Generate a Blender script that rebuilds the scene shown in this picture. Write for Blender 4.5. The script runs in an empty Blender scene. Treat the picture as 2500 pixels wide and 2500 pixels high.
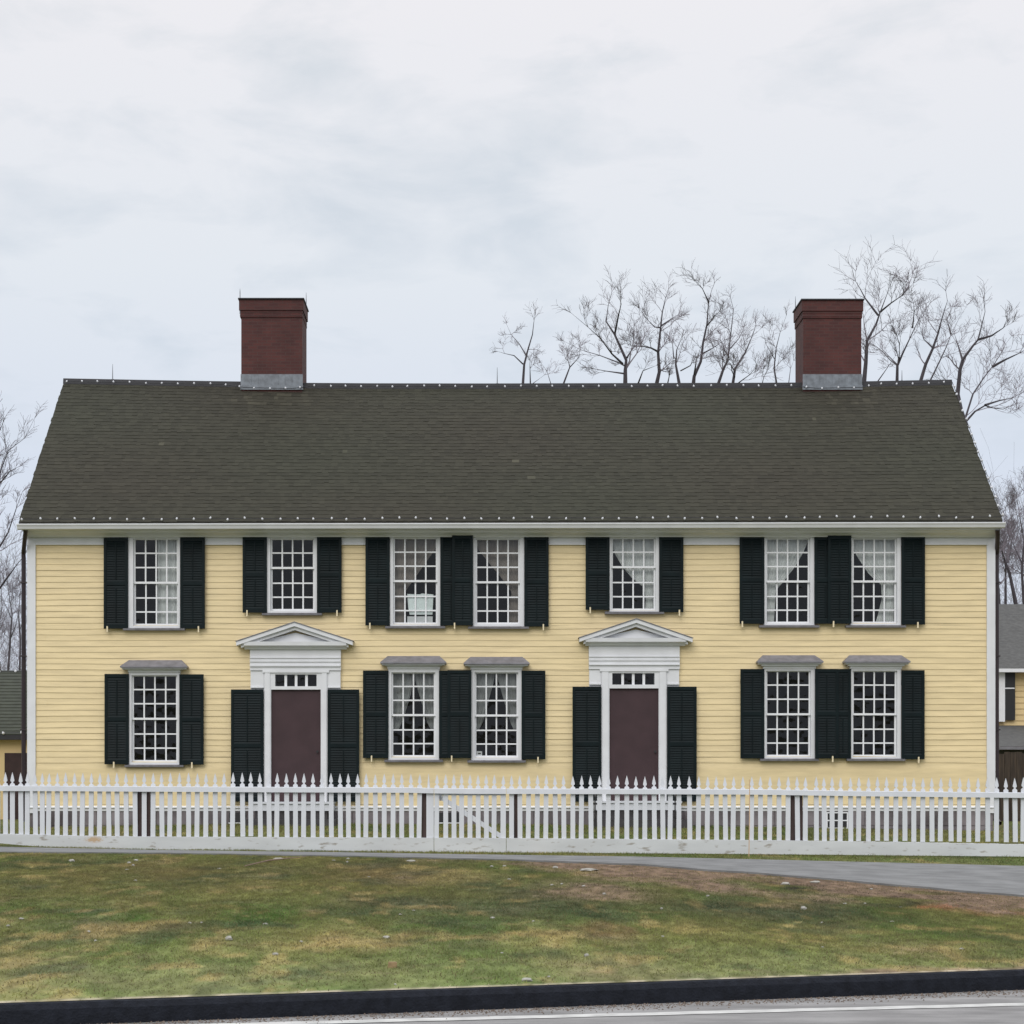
import bpy, math, random
import numpy as np
from mathutils import Vector
C = bpy.context.scene
R = math.radians
rnd = random.Random(7)

# ------------------------------------------------------------------ camera, sky, sun, exposure
F, CX, HY, EYE = 4980.0, 1171.0, 1900.0, 1.6          # focal length and principal point in photo pixels, eye height
cam = bpy.data.cameras.new('camera'); camo = bpy.data.objects.new('camera', cam); C.collection.objects.link(camo)
camo.location = (0, 0, EYE); camo.rotation_euler = (R(90), 0, 0)
cam.sensor_width = 36; cam.lens = 36*F/2500
cam.shift_x = (1250-CX)/2500; cam.shift_y = (HY-1250)/2500
cam.clip_end = 3000; C.camera = camo
C.view_settings.view_transform = 'Standard'; C.view_settings.look = 'None'; C.view_settings.gamma = 1
C.view_settings.exposure = 0.0
SUN_EL, SUN_AZ = 33, 195      # degrees: height and compass bearing (from +Y clockwise): behind the camera, a little to the left
w = bpy.data.worlds.new('World'); C.world = w; w.use_nodes = True
nt = w.node_tree; nt.nodes.clear()
def N(t, **k):
    n = nt.nodes.new(t)
    for a, v in k.items(): setattr(n, a, v)
    return n
L = lambda a, b: nt.links.new(a, b)
out = N('ShaderNodeOutputWorld'); bg = N('ShaderNodeBackground'); bg.inputs[1].default_value = 0.1
L(bg.outputs[0], out.inputs[0])
sky = N('ShaderNodeTexSky', sky_type='NISHITA'); sky.sun_disc = False
sky.sun_elevation = R(SUN_EL); sky.sun_rotation = R(SUN_AZ)
tc = N('ShaderNodeTexCoord'); sep = N('ShaderNodeSeparateXYZ'); L(tc.outputs['Generated'], sep.inputs[0])
# overcast dome: brighter towards the zenith (CIE overcast), pale blue-grey low down
def ramp(inp, stops):
    r = N('ShaderNodeValToRGB'); e = r.color_ramp.elements
    e[0].position, e[0].color = stops[0][0], (*stops[0][1], 1)
    e[1].position, e[1].color = stops[-1][0], (*stops[-1][1], 1)
    for p, c in stops[1:-1]:
        q = e.new(p); q.color = (*c, 1)
    L(inp, r.inputs[0]); return r.outputs[0]
base = ramp(sep.outputs[2], [(0.0, (.68, .735, .85)), (.15, (.70, .76, .87)), (.24, (.79, .83, .885)), (.36, (.88, .87, .90)), (1.0, (.82, .83, .87))])
darkc = ramp(sep.outputs[2], [(0.0, (.65, .70, .81)), (.2, (.64, .71, .795)), (.37, (.73, .76, .80)), (1, (.68, .71, .78))])
mp = N('ShaderNodeMapping'); mp.inputs['Scale'].default_value = (5.0, 5.0, 13.0); mp.inputs['Location'].default_value = (.35, 0, .9)
mp.inputs['Rotation'].default_value = (0, R(9), 0)
L(tc.outputs['Generated'], mp.inputs[0])
nz = N('ShaderNodeTexNoise'); nz.inputs['Scale'].default_value = 2.3; nz.inputs['Detail'].default_value = 7; nz.inputs['Roughness'].default_value = .55
nz.inputs['Distortion'].default_value = .3
L(mp.outputs[0], nz.inputs[0])
# a larger grey-blue patch of thinner cloud, upper left of centre
def vm(op, a, b):
    n = N('ShaderNodeVectorMath', operation=op)
    for i, v in enumerate((a, b)):
        if v is None: continue
        if isinstance(v, tuple): n.inputs[i].default_value = v
        else: L(v, n.inputs[i])
    return n
def ma(op, a, b=None, c=None):
    n = N('ShaderNodeMath', operation=op)
    for i, v in enumerate((a, b, c)):
        if v is None: continue
        if isinstance(v, (int, float)): n.inputs[i].default_value = v
        else: L(v, n.inputs[i])
    return n.outputs[0]
d1 = vm('SUBTRACT', tc.outputs['Generated'], (-.045, .95, .275)); d2 = vm('MULTIPLY', d1.outputs[0], (7.5, 0.5, 13.0))
ln = vm('LENGTH', d2.outputs[0], None)
blob = ma('SUBTRACT', 1.0, ln.outputs['Value']); blob = ma('MAXIMUM', blob, 0.0)
f = ma('MULTIPLY_ADD', nz.outputs[0], 4.3, -2.14); f = ma('ADD', f, ma('MULTIPLY', blob, .62))
cl = N('ShaderNodeClamp'); L(f, cl.inputs[0])
mx = N('ShaderNodeMix', data_type='RGBA'); L(cl.outputs[0], mx.inputs[0]); L(base, mx.inputs[6]); L(darkc, mx.inputs[7])
gain = ma('MULTIPLY_ADD', ma('MAXIMUM', ma('SUBTRACT', sep.outputs[2], .36), 0.0), 20.0, 10.0)
sc = N('ShaderNodeVectorMath', operation='SCALE'); L(mx.outputs[2], sc.inputs[0]); L(gain, sc.inputs['Scale'])
mx2 = N('ShaderNodeMix', data_type='RGBA'); mx2.inputs[0].default_value = .96
L(sky.outputs[0], mx2.inputs[6]); L(sc.outputs[0], mx2.inputs[7]); L(mx2.outputs[2], bg.inputs[0])
sl = bpy.data.lights.new('sun', 'SUN'); sl.energy = 1.25; sl.angle = R(35); sl.color = (1, .965, .92)
so = bpy.data.objects.new('sun', sl); C.collection.objects.link(so)
az, el = R(SUN_AZ), R(SUN_EL)
sd = Vector((math.sin(az)*math.cos(el), math.cos(az)*math.cos(el), math.sin(el)))
so.rotation_euler = sd.to_track_quat('Z', 'Y').to_euler(); so.location = (0, -10, 30)

# ------------------------------------------------------------------ helpers
WORLD = {}
class MB:
    def __init__(s): s.v, s.f, s.c = [], [], None
    def box(s, x0, x1, y0, y1, z0, z1):
        b = len(s.v)
        s.v += [(x0,y0,z0),(x1,y0,z0),(x1,y1,z0),(x0,y1,z0),(x0,y0,z1),(x1,y0,z1),(x1,y1,z1),(x0,y1,z1)]
        s.f += [tuple(b+i for i in q) for q in ((0,3,2,1),(4,5,6,7),(0,1,5,4),(1,2,6,5),(2,3,7,6),(3,0,4,7))]
        return s
    def prism(s, poly, y0, y1):                       # poly of (x,z), counter-clockwise seen from the front (-Y)
        b, n = len(s.v), len(poly)
        s.v += [(x, y0, z) for x, z in poly] + [(x, y1, z) for x, z in poly]
        s.f.append(tuple(b+i for i in range(n))); s.f.append(tuple(b+n+i for i in reversed(range(n))))
        for i in range(n):
            j = (i+1) % n; s.f.append((b+j, b+i, b+n+i, b+n+j))
        return s
    def xprism(s, poly, x0, x1, dz1=0):               # profile of (y,z) run along x; the far end may sit dz1 higher
        b, n = len(s.v), len(poly)
        s.v += [(x0, y, z) for y, z in poly] + [(x1, y, z+dz1) for y, z in poly]
        s.f.append(tuple(b+i for i in range(n))); s.f.append(tuple(b+n+i for i in reversed(range(n))))
        for i in range(n):
            j = (i+1) % n; s.f.append((b+j, b+i, b+n+i, b+n+j))
        return s
    def quad(s, *p):
        b = len(s.v); s.v += [tuple(q) for q in p]; s.f.append(tuple(range(b, b+len(p)))); return s
    def tube(s, pts, rad, n=4, cap=False):
        b = len(s.v); m = len(pts)
        for i, p in enumerate(pts):
            p = Vector(p); d = (Vector(pts[min(i+1, m-1)])-Vector(pts[max(i-1, 0)]))
            if d.length < 1e-9: d = Vector((0, 0, 1))
            d.normalize(); u = d.cross(Vector((0, 1, 0)) if abs(d.y) < .9 else Vector((1, 0, 0))).normalized(); q = d.cross(u)
            r = rad[i] if isinstance(rad, (list, tuple)) else rad
            for k in range(n):
                a = 2*math.pi*k/n; s.v.append(tuple(p+u*(r*math.cos(a))+q*(r*math.sin(a))))
        for i in range(m-1):
            for k in range(n):
                k2 = (k+1) % n
                s.f.append((b+i*n+k, b+i*n+k2, b+(i+1)*n+k2, b+(i+1)*n+k))
        if cap:
            s.f.append(tuple(b+k for k in reversed(range(n)))); s.f.append(tuple(b+(m-1)*n+k for k in range(n)))
        return s
    def build(s, name, mat, parent=None, loc=None, smooth=False):
        """vertices are in world coordinates; the object is placed at its parent's (or its own) base"""
        o_w = Vector(loc) if loc is not None else (WORLD[parent.name] if parent else Vector((0, 0, 0)))
        me = bpy.data.meshes.new(name)
        me.from_pydata([(x-o_w[0], y-o_w[1], z-o_w[2]) for x, y, z in s.v], [], s.f)
        if smooth: me.polygons.foreach_set('use_smooth', [True]*len(me.polygons))
        me.materials.append(mat); me.update()
        o = bpy.data.objects.new(name, me); C.collection.objects.link(o)
        if parent:
            o.parent = parent; o.location = o_w-WORLD[parent.name]
        else: o.location = o_w
        WORLD[o.name] = o_w.copy(); return o
def tag(o, label=None, cat=None, group=None, kind=None):
    for k, v in (('label', label), ('category', cat), ('group', group), ('kind', kind)):
        if v: o[k] = v
    return o
def thing(name, loc, label, cat, group=None):
    o = bpy.data.objects.new(name, None); C.collection.objects.link(o); o.location = loc; o.empty_display_size = .2
    WORLD[o.name] = Vector(loc); return tag(o, label, cat, group)
def dup(o, parent=None, loc=None):
    c = o.copy(); C.collection.objects.link(c)
    if parent: c.parent = parent
    if loc is not None: c.location = loc
    return c
def at(px, py, D): return Vector(((px-CX)/F*D, D, EYE-(py-HY)/F*D))
WD = 42.0                                            # distance of the facade
def fx(px): return (px-CX)*WD/F
def fz(py): return EYE+(HY-py)*WD/F

# value noise in numpy, for soil, turf and terrain
def _h(ix, iy, s): 
    v = np.sin(ix*127.1+iy*311.7+s*74.7)*43758.5453; return v-np.floor(v)
def vn(x, y, s=0):
    ix, iy = np.floor(x), np.floor(y); fx_, fy_ = x-ix, y-iy
    u, v = fx_*fx_*(3-2*fx_), fy_*fy_*(3-2*fy_)
    return (_h(ix,iy,s)*(1-u)+_h(ix+1,iy,s)*u)*(1-v)+(_h(ix,iy+1,s)*(1-u)+_h(ix+1,iy+1,s)*u)*v
def fbm(x, y, s=0, o=4):
    t, a, n = 0, .5, 0
    for i in range(o): t = t+a*vn(x*2**i, y*2**i, s+i); n += a; a *= .5
    return t/n

# ------------------------------------------------------------------ materials
def mat(name, col, rough=.6, var=.0, scale=4.0, bump=0, bscale=40, col2=None, spec=.5, stretch=(1,1,1), metallic=0, detail=5):
    m = bpy.data.materials.new(name); m.use_nodes = True; t = m.node_tree
    b = t.nodes['Principled BSDF']; b.inputs['Roughness'].default_value = rough; b.inputs['Base Color'].default_value = (*col, 1)
    b.inputs['Specular IOR Level'].default_value = spec; b.inputs['Metallic'].default_value = metallic
    g = t.nodes.new('ShaderNodeNewGeometry'); mpn = t.nodes.new('ShaderNodeMapping'); mpn.inputs['Scale'].default_value = stretch
    t.links.new(g.outputs['Position'], mpn.inputs[0])
    if var or col2:
        n = t.nodes.new('ShaderNodeTexNoise'); n.inputs['Scale'].default_value = scale; n.inputs['Detail'].default_value = detail
        t.links.new(mpn.outputs[0], n.inputs[0])
        r = t.nodes.new('ShaderNodeValToRGB'); e = r.color_ramp.elements
        c2 = col2 or tuple(c*(1-var) for c in col); e[0].position, e[1].position = .32, .68
        e[0].color = (*c2, 1); e[1].color = (*(c if col2 else min(1, c*(1+var*.5)) for c in col), 1)
        t.links.new(n.outputs[0], r.inputs[0]); t.links.new(r.outputs[0], b.inputs['Base Color'])
    if bump:
        n2 = t.nodes.new('ShaderNodeTexNoise'); n2.inputs['Scale'].default_value = bscale; n2.inputs['Detail'].default_value = 4
        t.links.new(mpn.outputs[0], n2.inputs[0]); bp = t.nodes.new('ShaderNodeBump'); bp.inputs['Strength'].default_value = bump
        bp.inputs['Distance'].default_value = .02
        t.links.new(n2.outputs[0], bp.inputs['Height']); t.links.new(bp.outputs[0], b.inputs['Normal'])
    return m
def attr_mat(name, rough=.9, spec=.2, bump=0, bscale=30):
    m = bpy.data.materials.new(name); m.use_nodes = True; t = m.node_tree; b = t.nodes['Principled BSDF']
    a = t.nodes.new('ShaderNodeAttribute'); a.attribute_name = 'Col'; t.links.new(a.outputs['Color'], b.inputs['Base Color'])
    b.inputs['Roughness'].default_value = rough; b.inputs['Specular IOR Level'].default_value = spec
    if bump:
        g = t.nodes.new('ShaderNodeNewGeometry'); n2 = t.nodes.new('ShaderNodeTexNoise'); n2.inputs['Scale'].default_value = bscale; n2.inputs['Detail'].default_value = 5
        t.links.new(g.outputs['Position'], n2.inputs[0]); bp = t.nodes.new('ShaderNodeBump'); bp.inputs['Strength'].default_value = bump; bp.inputs['Distance'].default_value = .03
        t.links.new(n2.outputs[0], bp.inputs['Height']); t.links.new(bp.outputs[0], b.inputs['Normal'])
    return m
M = {}
M['yellow'] = mat('yellow_paint', (.72, .585, .335), .55, .10, 2.6, .08, 50, stretch=(.7, .7, 6), detail=8)
M['yellow_far'] = mat('yellow_paint_outbuilding', (.66, .50, .25), .6, .06, 2)
M['white'] = mat('white_trim_paint', (.66, .67, .69), .5, .06, 3)
M['sash'] = mat('sash_paint', (.74, .75, .77), .45, .03, 8)
M['fence'] = mat('fence_paint', (.60, .62, .655), .5, .05, 3, .05, 30, stretch=(2, 2, .5))
M['shutter'] = mat('dark_green_paint', (.0042, .0100, .0115), .5, .25, 3, spec=.13)
M['shutter_rail'] = M['shutter']
M['door'] = mat('plum_brown_paint', (.049, .027, .031), .6, .15, 3, .05, 80, spec=.3)
M['lead'] = mat('weathered_lead', (.20, .195, .215), .5, .25, 7)
M['flash'] = mat('lead_flashing', (.17, .19, .215), .5, .3, 9)
M['pipe'] = mat('dark_brown_metal', (.022, .012, .015), .4, .2, 4)
M['black'] = mat('black_iron', (.012, .012, .014), .5)
M['ridge'] = mat('dark_ridge_board', (.022, .022, .026), .7, .3, 5)
M['rod'] = mat('grey_metal_rod', (.16, .17, .19), .5)
M['bulb'] = mat('frosted_bulb', (.60, .61, .64), .4)
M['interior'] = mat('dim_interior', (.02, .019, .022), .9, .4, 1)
M['curtain'] = mat('white_curtain', (.72, .74, .73), .9, .08, 5)
M['drape'] = mat('beige_drape', (.30, .265, .24), .9, .2, 5)
M['muslin'] = mat('grey_muslin', (.36, .37, .365), .9, .15, 5)
M['paper'] = mat('pale_blue_paper', (.86, .93, .93), .8, .06, 9)
M['peg'] = mat('cream_peg', (.72, .62, .42), .6)
M['stone_found'] = mat('granite_foundation', (.23, .205, .215), .8, .5, 1.1, .3, 20, col2=(.06, .05, .052), detail=6)
M['granite_dark'] = mat('dark_step_stone', (.05, .047, .05), .8, .4, 6)
M['post'] = mat('brown_post', (.062, .04, .037), .8, .4, 9, stretch=(1, 1, .2))
M['far_roof'] = mat('grey_shingles', (.085, .085, .082), .9, .25, 8, .2, 30)
M['green_roof'] = mat('moss_green_shingles', (.042, .048, .034), .9, .25, 5, .2, 30)
M['brown_board'] = mat('brown_boards', (.085, .062, .045), .85, .5, 3, .2, 20, col2=(.03, .022, .018), stretch=(6, 6, .6))
M['barndoor'] = mat('maroon_boards', (.035, .018, .018), .8, .3, 5)
M['bark'] = mat('grey_bark', (.055, .047, .055), .9, .3, 2)
M['bark_near'] = mat('dark_bark', (.035, .029, .034), .9, .3, 2)
M['twig'] = mat('twig_bark', (.16, .14, .16), .9, .3, .8)
M['asphalt'] = mat('path_asphalt', (.17, .173, .172), .9, .28, 2.5, detail=10, bump=.3, bscale=70) if True else mat('x', (.155, .16, .165), .9, .15, 1.5, .2, 90, stretch=(1, 1, 1))
M['kerb'] = mat('black_kerb', (.0125, .0145, .0205), .9, .35, 14, .6, 60, spec=.2)
M['stone'] = mat('pale_stone', (.33, .32, .285), .9, .25, 30)
M['tan'] = mat('tan_block', (.30, .21, .11), .9, .25, 30)
M['stick'] = mat('dry_stick', (.22, .15, .11), .9, .2, 20)
M['glass'] = bpy.data.materials.new('window_glass')
def glass():
    m = M['glass']; m.use_nodes = True; t = m.node_tree; t.nodes.clear()
    o = t.nodes.new('ShaderNodeOutputMaterial'); mxs = t.nodes.new('ShaderNodeMixShader'); tr = t.nodes.new('ShaderNodeBsdfTransparent')
    tr.inputs[0].default_value = (.94, .96, .95, 1)
    gl = t.nodes.new('ShaderNodeBsdfGlossy'); gl.inputs['Roughness'].default_value = .03
    fr = t.nodes.new('ShaderNodeFresnel'); fr.inputs[0].default_value = 1.48
    g = t.nodes.new('ShaderNodeNewGeometry'); n = t.nodes.new('ShaderNodeTexNoise'); n.inputs['Scale'].default_value = 5; n.inputs['Detail'].default_value = 1
    t.links.new(g.outputs['Position'], n.inputs[0]); bp = t.nodes.new('ShaderNodeBump'); bp.inputs['Strength'].default_value = .35; bp.inputs['Distance'].default_value = .03
    t.links.new(n.outputs[0], bp.inputs['Height']); t.links.new(bp.outputs[0], gl.inputs['Normal'])
    t.links.new(fr.outputs[0], mxs.inputs[0]); t.links.new(tr.outputs[0], mxs.inputs[1]); t.links.new(gl.outputs[0], mxs.inputs[2])
    t.links.new(mxs.outputs[0], o.inputs[0])
glass()
def brick():
    m = bpy.data.materials.new('red_brick'); m.use_nodes = True; t = m.node_tree; b = t.nodes['Principled BSDF']; b.inputs['Roughness'].default_value = .85
    g = t.nodes.new('ShaderNodeNewGeometry'); s = t.nodes.new('ShaderNodeSeparateXYZ'); t.links.new(g.outputs['Position'], s.inputs[0])
    ad = t.nodes.new('ShaderNodeMath'); ad.operation = 'ADD'; t.links.new(s.outputs[0], ad.inputs[0]); t.links.new(s.outputs[1], ad.inputs[1])
    cb = t.nodes.new('ShaderNodeCombineXYZ'); t.links.new(ad.outputs[0], cb.inputs[0]); t.links.new(s.outputs[2], cb.inputs[1])
    br = t.nodes.new('ShaderNodeTexBrick'); t.links.new(cb.outputs[0], br.inputs[0])
    br.inputs['Scale'].default_value = 1.0; br.inputs['Brick Width'].default_value = .21; br.inputs['Row Height'].default_value = .068
    br.inputs['Mortar Size'].default_value = .008; br.inputs['Color1'].default_value = (.105, .030, .026, 1); br.inputs['Color2'].default_value = (.072, .022, .021, 1)
    br.inputs['Mortar'].default_value = (.085, .042, .037, 1); br.inputs['Bias'].default_value = -.1
    n = t.nodes.new('ShaderNodeTexNoise'); n.inputs['Scale'].default_value = 2.5; t.links.new(g.outputs['Position'], n.inputs[0])
    mxx = t.nodes.new('ShaderNodeMix'); mxx.data_type = 'RGBA'; mxx.blend_type = 'MULTIPLY'; mxx.inputs[0].default_value = .5
    t.links.new(br.outputs[0], mxx.inputs[6]); t.links.new(n.outputs[0], mxx.inputs[7]); t.links.new(mxx.outputs[2], b.inputs['Base Color'])
    return m
M['brick'] = brick()
def board_mat():      # painted skirting board of the fence: scuffs, chips and a rust stain near its left end
    m = mat('fence_board_paint', (.55, .565, .575), .5, .1, 2.2, .05, 20, stretch=(.5, 1, 2)); t = m.node_tree; b = t.nodes['Principled BSDF']
    src = b.inputs['Base Color'].links[0].from_socket
    g = t.nodes.new('ShaderNodeNewGeometry'); mp_ = t.nodes.new('ShaderNodeMapping'); mp_.inputs['Scale'].default_value = (3, 1, 9); t.links.new(g.outputs[0], mp_.inputs[0])
    n = t.nodes.new('ShaderNodeTexNoise'); n.inputs['Scale'].default_value = 1.7; n.inputs['Detail'].default_value = 5; t.links.new(mp_.outputs[0], n.inputs[0])
    r = t.nodes.new('ShaderNodeValToRGB'); r.color_ramp.elements[0].position = .60; r.color_ramp.elements[1].position = .70; t.links.new(n.outputs[0], r.inputs[0])
    mx_ = t.nodes.new('ShaderNodeMix'); mx_.data_type = 'RGBA'; t.links.new(r.outputs[0], mx_.inputs[0]); t.links.new(src, mx_.inputs[6]); mx_.inputs[7].default_value = (.30, .28, .25, 1)
    sb = t.nodes.new('ShaderNodeVectorMath'); sb.operation = 'SUBTRACT'; t.links.new(g.outputs[0], sb.inputs[0]); p = at(230, 2050, 32.47); sb.inputs[1].default_value = p
    ml = t.nodes.new('ShaderNodeVectorMath'); ml.operation = 'MULTIPLY'; t.links.new(sb.outputs[0], ml.inputs[0]); ml.inputs[1].default_value = (3.2, 0, 9)
    le = t.nodes.new('ShaderNodeVectorMath'); le.operation = 'LENGTH'; t.links.new(ml.outputs[0], le.inputs[0])
    ad = t.nodes.new('ShaderNodeMath'); ad.operation = 'ADD'; t.links.new(le.outputs['Value'], ad.inputs[0]); n9 = t.nodes.new('ShaderNodeTexNoise'); n9.inputs['Scale'].default_value = 9; n9.inputs['Detail'].default_value = 6; t.links.new(mp_.outputs[0], n9.inputs[0]); t.links.new(n9.outputs[0], ad.inputs[1])
    r2 = t.nodes.new('ShaderNodeValToRGB'); e = r2.color_ramp.elements; e[0].position = .72; e[0].color = (.75, .75, .75, 1); e[1].position = 1.0; e[1].color = (0, 0, 0, 1)
    t.links.new(ad.outputs[0], r2.inputs[0])
    m3 = t.nodes.new('ShaderNodeMix'); m3.data_type = 'RGBA'; t.links.new(r2.outputs[0], m3.inputs[0]); t.links.new(mx_.outputs[2], m3.inputs[6]); m3.inputs[7].default_value = (.42, .25, .09, 1)
    t.links.new(m3.outputs[2], b.inputs['Base Color']); return m
M['board'] = board_mat()

# ------------------------------------------------------------------ ground, road, kerb, path
I = lambda px, xs, ys: np.interp(px, xs, ys)
def kerbD(px): return 14.08/(1-.325*(px-CX)/F)
def row_P1(px): return I(px, [-600,0,800,1250,1850,2500,3200], [30.3,29.8,29.3,28.7,26.8,24.2,21.5]), I(px, [-600,0,400,800,1250,1550,1850,2150,2500,3200], [2078,2083,2086,2092,2102,2113,2135,2160,2192,2250])
def row_P2(px): return I(px, [0,800,1250,1850,2500], [31.6,31.2,30.9,30.5,30.0]), I(px, [0,400,800,1250,1550,1850,2500], [2071,2079,2084,2091,2095,2102,2118])
def rows(px):
    """list of (D, z) lines the lawn passes through, kerb to far behind the house"""
    z = lambda D, y: EYE-(y-HY)*D/F
    k = kerbD(px); p1, y1 = row_P1(px); p2, y2 = row_P2(px)
    yf = I(px, [0,400,1250,2500], [2066,2077,2082,2094]); 
    zh = I(px, [0,650,1250,1850,2500], [.57,.66,.65,.60,.50])
    return [(k+.065, .152+0*px), (p1, z(p1, y1)), (p2, z(p2, y2)), (32.5+0*px, z(32.5, yf)), (41.8+0*px, zh), (60+0*px, zh*0+.6), (150+0*px, zh*0+.6), (1500+0*px, zh*0+.6)]
def terrain_z(px, D):
    rs = rows(np.atleast_1d(px).astype(float)); D = np.atleast_1d(D).astype(float)
    z = np.full_like(D, rs[0][1] if np.ndim(rs[0][1]) == 0 else 0.0); z[:] = rs[0][1]
    for (d0, z0), (d1, z1) in zip(rs[:-1], rs[1:]):
        t = (D-d0)/(d1-d0); s = t*t*(3-2*t)*.35+t*.65; mk = (t > 0); z = np.where(mk, z0+(z1-z0)*np.clip(s, 0, 1), z)
    # small bumps on the bank, none near kerb, path or house
    p1 = rs[1][0]; k = rs[0][0]; b = np.clip((D-k-.15)/1.0, 0, 1)*np.clip((p1-D-.1)/1.5, 0, 1)
    X = (px-CX)/F*D
    return z+b*(.045*(fbm(X*1.3, D*.9, 3)-.5)+.03*(fbm(X*5, D*3, 9)-.5))
def soil(px, D, X):
    """share of bare earth 0..1 and turf colour"""
    p1, _ = row_P1(px); near = (p1-D)
    wd = I(px, [0,800,1250,1600,2500], [.15,.3,2.2,5.2,3.6])
    e = np.clip(1.25-near/wd, 0, 1)*(px > 700)+.0
    e = e*np.clip((px-800)/700, 0, 1)
    n = fbm(X*1.1, D*.7, 21); dirt = np.clip((e+(n-.5)*1.5)*1.6-.35, 0, 1)*(D < p1+.05)
    # worn strip along the kerb on the right
    k = kerbD(px); e2 = np.clip(1-(D-k-.1)/.7, 0, 1)*np.clip((px-1500)/800, 0, 1); dirt = np.maximum(dirt, np.clip((e2+(fbm(X*3, D*3, 5)-.5)*1.4)*1.2-.3, 0, .85))
    # bare patch
    e3 = np.exp(-(((X-1.35)/.75)**2+((D-22.8)/1.3)**2)); dirt = np.maximum(dirt, np.clip(e3*1.3+(n-.5), 0, .9))
    return dirt
def _inv(px, py):
    D = 20.0
    for _ in range(30): z = .15+.29*(D-14.1)/14.6; D = (EYE-z)*F/(py-HY)
    return (px-CX)/F*D, D
# measured patches: photo x, y, half width, half height, kind, strength
PATCH = [(a_, b_, c_, d_, k_, s_) for a_, b_, c_, d_, k_, s_ in [(210,2250,110,22,'g',.9),(60,2215,90,25,'g',.6),(30,2110,60,12,'g',.6),(640,2232,75,22,'g',1),(470,2230,60,16,'d',.5),(90,2300,100,20,'d',.45),
 (330,2275,70,14,'s',.8),(560,2320,90,14,'s',.45),(830,2292,110,16,'s',1.1),(1000,2290,70,12,'s',.7),(390,2140,220,28,'b',.7),(900,2130,160,25,'b',.8),(1080,2145,90,16,'s',.55),(1110,2125,60,10,'s',.5),(960,2210,170,25,'d',.9),(1250,2180,120,30,'d',.8),
 (1400,2165,110,22,'g',.7),(1350,2225,200,22,'d',.9),(1380,2290,90,12,'s',.9),(1460,2268,60,12,'b',.9),(1600,2200,90,14,'d',.7),(1740,2215,110,20,'d',1),(1950,2215,190,22,'d',1.1),(1700,2262,60,12,'s',.6),(2050,2265,70,14,'s',.55),
 (2350,2300,120,16,'s',.35),(1500,2130,90,12,'s',.6),(1920,2190,40,10,'s',.5),(2100,2330,350,30,'g',.45),(1480,2350,260,30,'l',.7),(700,2380,400,28,'l',.8),(200,2400,300,40,'l',.8),(2100,2340,400,30,'l',.5),(2000,2141,110,5,'k',1.6),(2200,2164,160,6,'k',1.5),(1960,2160,60,5,'k',.8),(2150,2185,120,5,'k',.6),(2280,2196,60,5,'r',.9),(2450,2205,60,6,'r',.8)]]
KC = dict(r=(.20,.085,.055), k=(.018,.018,.02), g=(.036,.072,.018), d=(.034,.046,.026), s=(.175,.140,.068), b=(.100,.075,.038), l=(.105,.108,.052))
def turf_col(px, D, X, fine=0):
    b = fbm(X*1.6, D*.8, 41, 4); c = fbm(X*9, D*4, 51, 3); a = fbm(X*.8+3, D*.35, 31, 4); wz = fbm(X*3.1, D*1.3, 63, 4)
    olive = np.array([.092,.094,.036]); green = np.array([.060,.080,.027]); earth = np.array([.098,.068,.051])
    def mixc(p, q, t): return p*(1-t[:,None])+np.asarray(q)*t[:,None]
    col = mixc(np.tile(olive, (len(X), 1)), green, np.clip((a-.42)*4, 0, 1))
    wx, wd = (wz-.5)*1.1, (fbm(X*2.3+9, D*1.0, 83, 4)-.5)*2.2
    for px_, py_, hw, hh, k_, s_ in PATCH:
        if s_ <= 0: continue
        x0, d0 = _inv(px_, py_); sx = hw*d0/F; sdp = abs(_inv(px_, py_-hh)[1]-_inv(px_, py_+hh)[1])/2
        q = ((X+wx-x0)/sx)**2+((D+wd-d0)/sdp)**2; col = mixc(col, KC[k_], np.clip(np.exp(-q*.8)*s_*(.35+1.2*b), 0, .95))
    col = mixc(col, KC['d'], np.clip((b-.60)*4, 0, .6)); col = mixc(col, KC['s'], np.clip((wz-.62)*5, 0, .6))
    ed = earth*(0.75+.6*c[:,None]); sl_ = soil(px, D, X); col = mixc(col, ed, sl_) if not fine else mixc(col, ed*1.1, sl_*.6)
    edge = np.clip(1.6-(D-kerbD(px)-.05)/.09, 0, 1)*np.clip(.5+(c-.4)*2, .2, 1); col = mixc(col, (.20, .175, .145), edge)
    nb = np.clip(1-(D-kerbD(px))/6.5, 0, 1)[:,None]
    c2 = fbm(X*22, D*7, 91, 2)[:,None]; return col*np.array([1.12, 1.12, 1.02])*(1.36+.42*nb)*(0.60+.80*c[:,None])*(.75+.5*c2)
m_ground = attr_mat('turf_and_earth', .95, .1, .6, 40); m_blade = attr_mat('grass_blade', .8, .2)
_t = m_blade.node_tree; _tr = _t.nodes.new('ShaderNodeBsdfTranslucent'); _mx = _t.nodes.new('ShaderNodeMixShader'); _mx.inputs[0].default_value = .45
_a = [n for n in _t.nodes if n.type == 'ATTRIBUTE'][0]; _t.links.new(_a.outputs['Color'], _tr.inputs[0]); _t.links.new(_t.nodes['Principled BSDF'].outputs[0], _mx.inputs[1]); _t.links.new(_tr.outputs[0], _mx.inputs[2])
_t.links.new(_mx.outputs[0], [n for n in _t.nodes if n.type == 'OUTPUT_MATERIAL'][0].inputs[0])
def set_cols(me, cols):
    a = me.color_attributes.new('Col', 'FLOAT_COLOR', 'POINT'); buf = np.ones((len(me.vertices), 4), dtype=np.float32); buf[:, :3] = cols
    a.data.foreach_set('color', buf.ravel())
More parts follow.
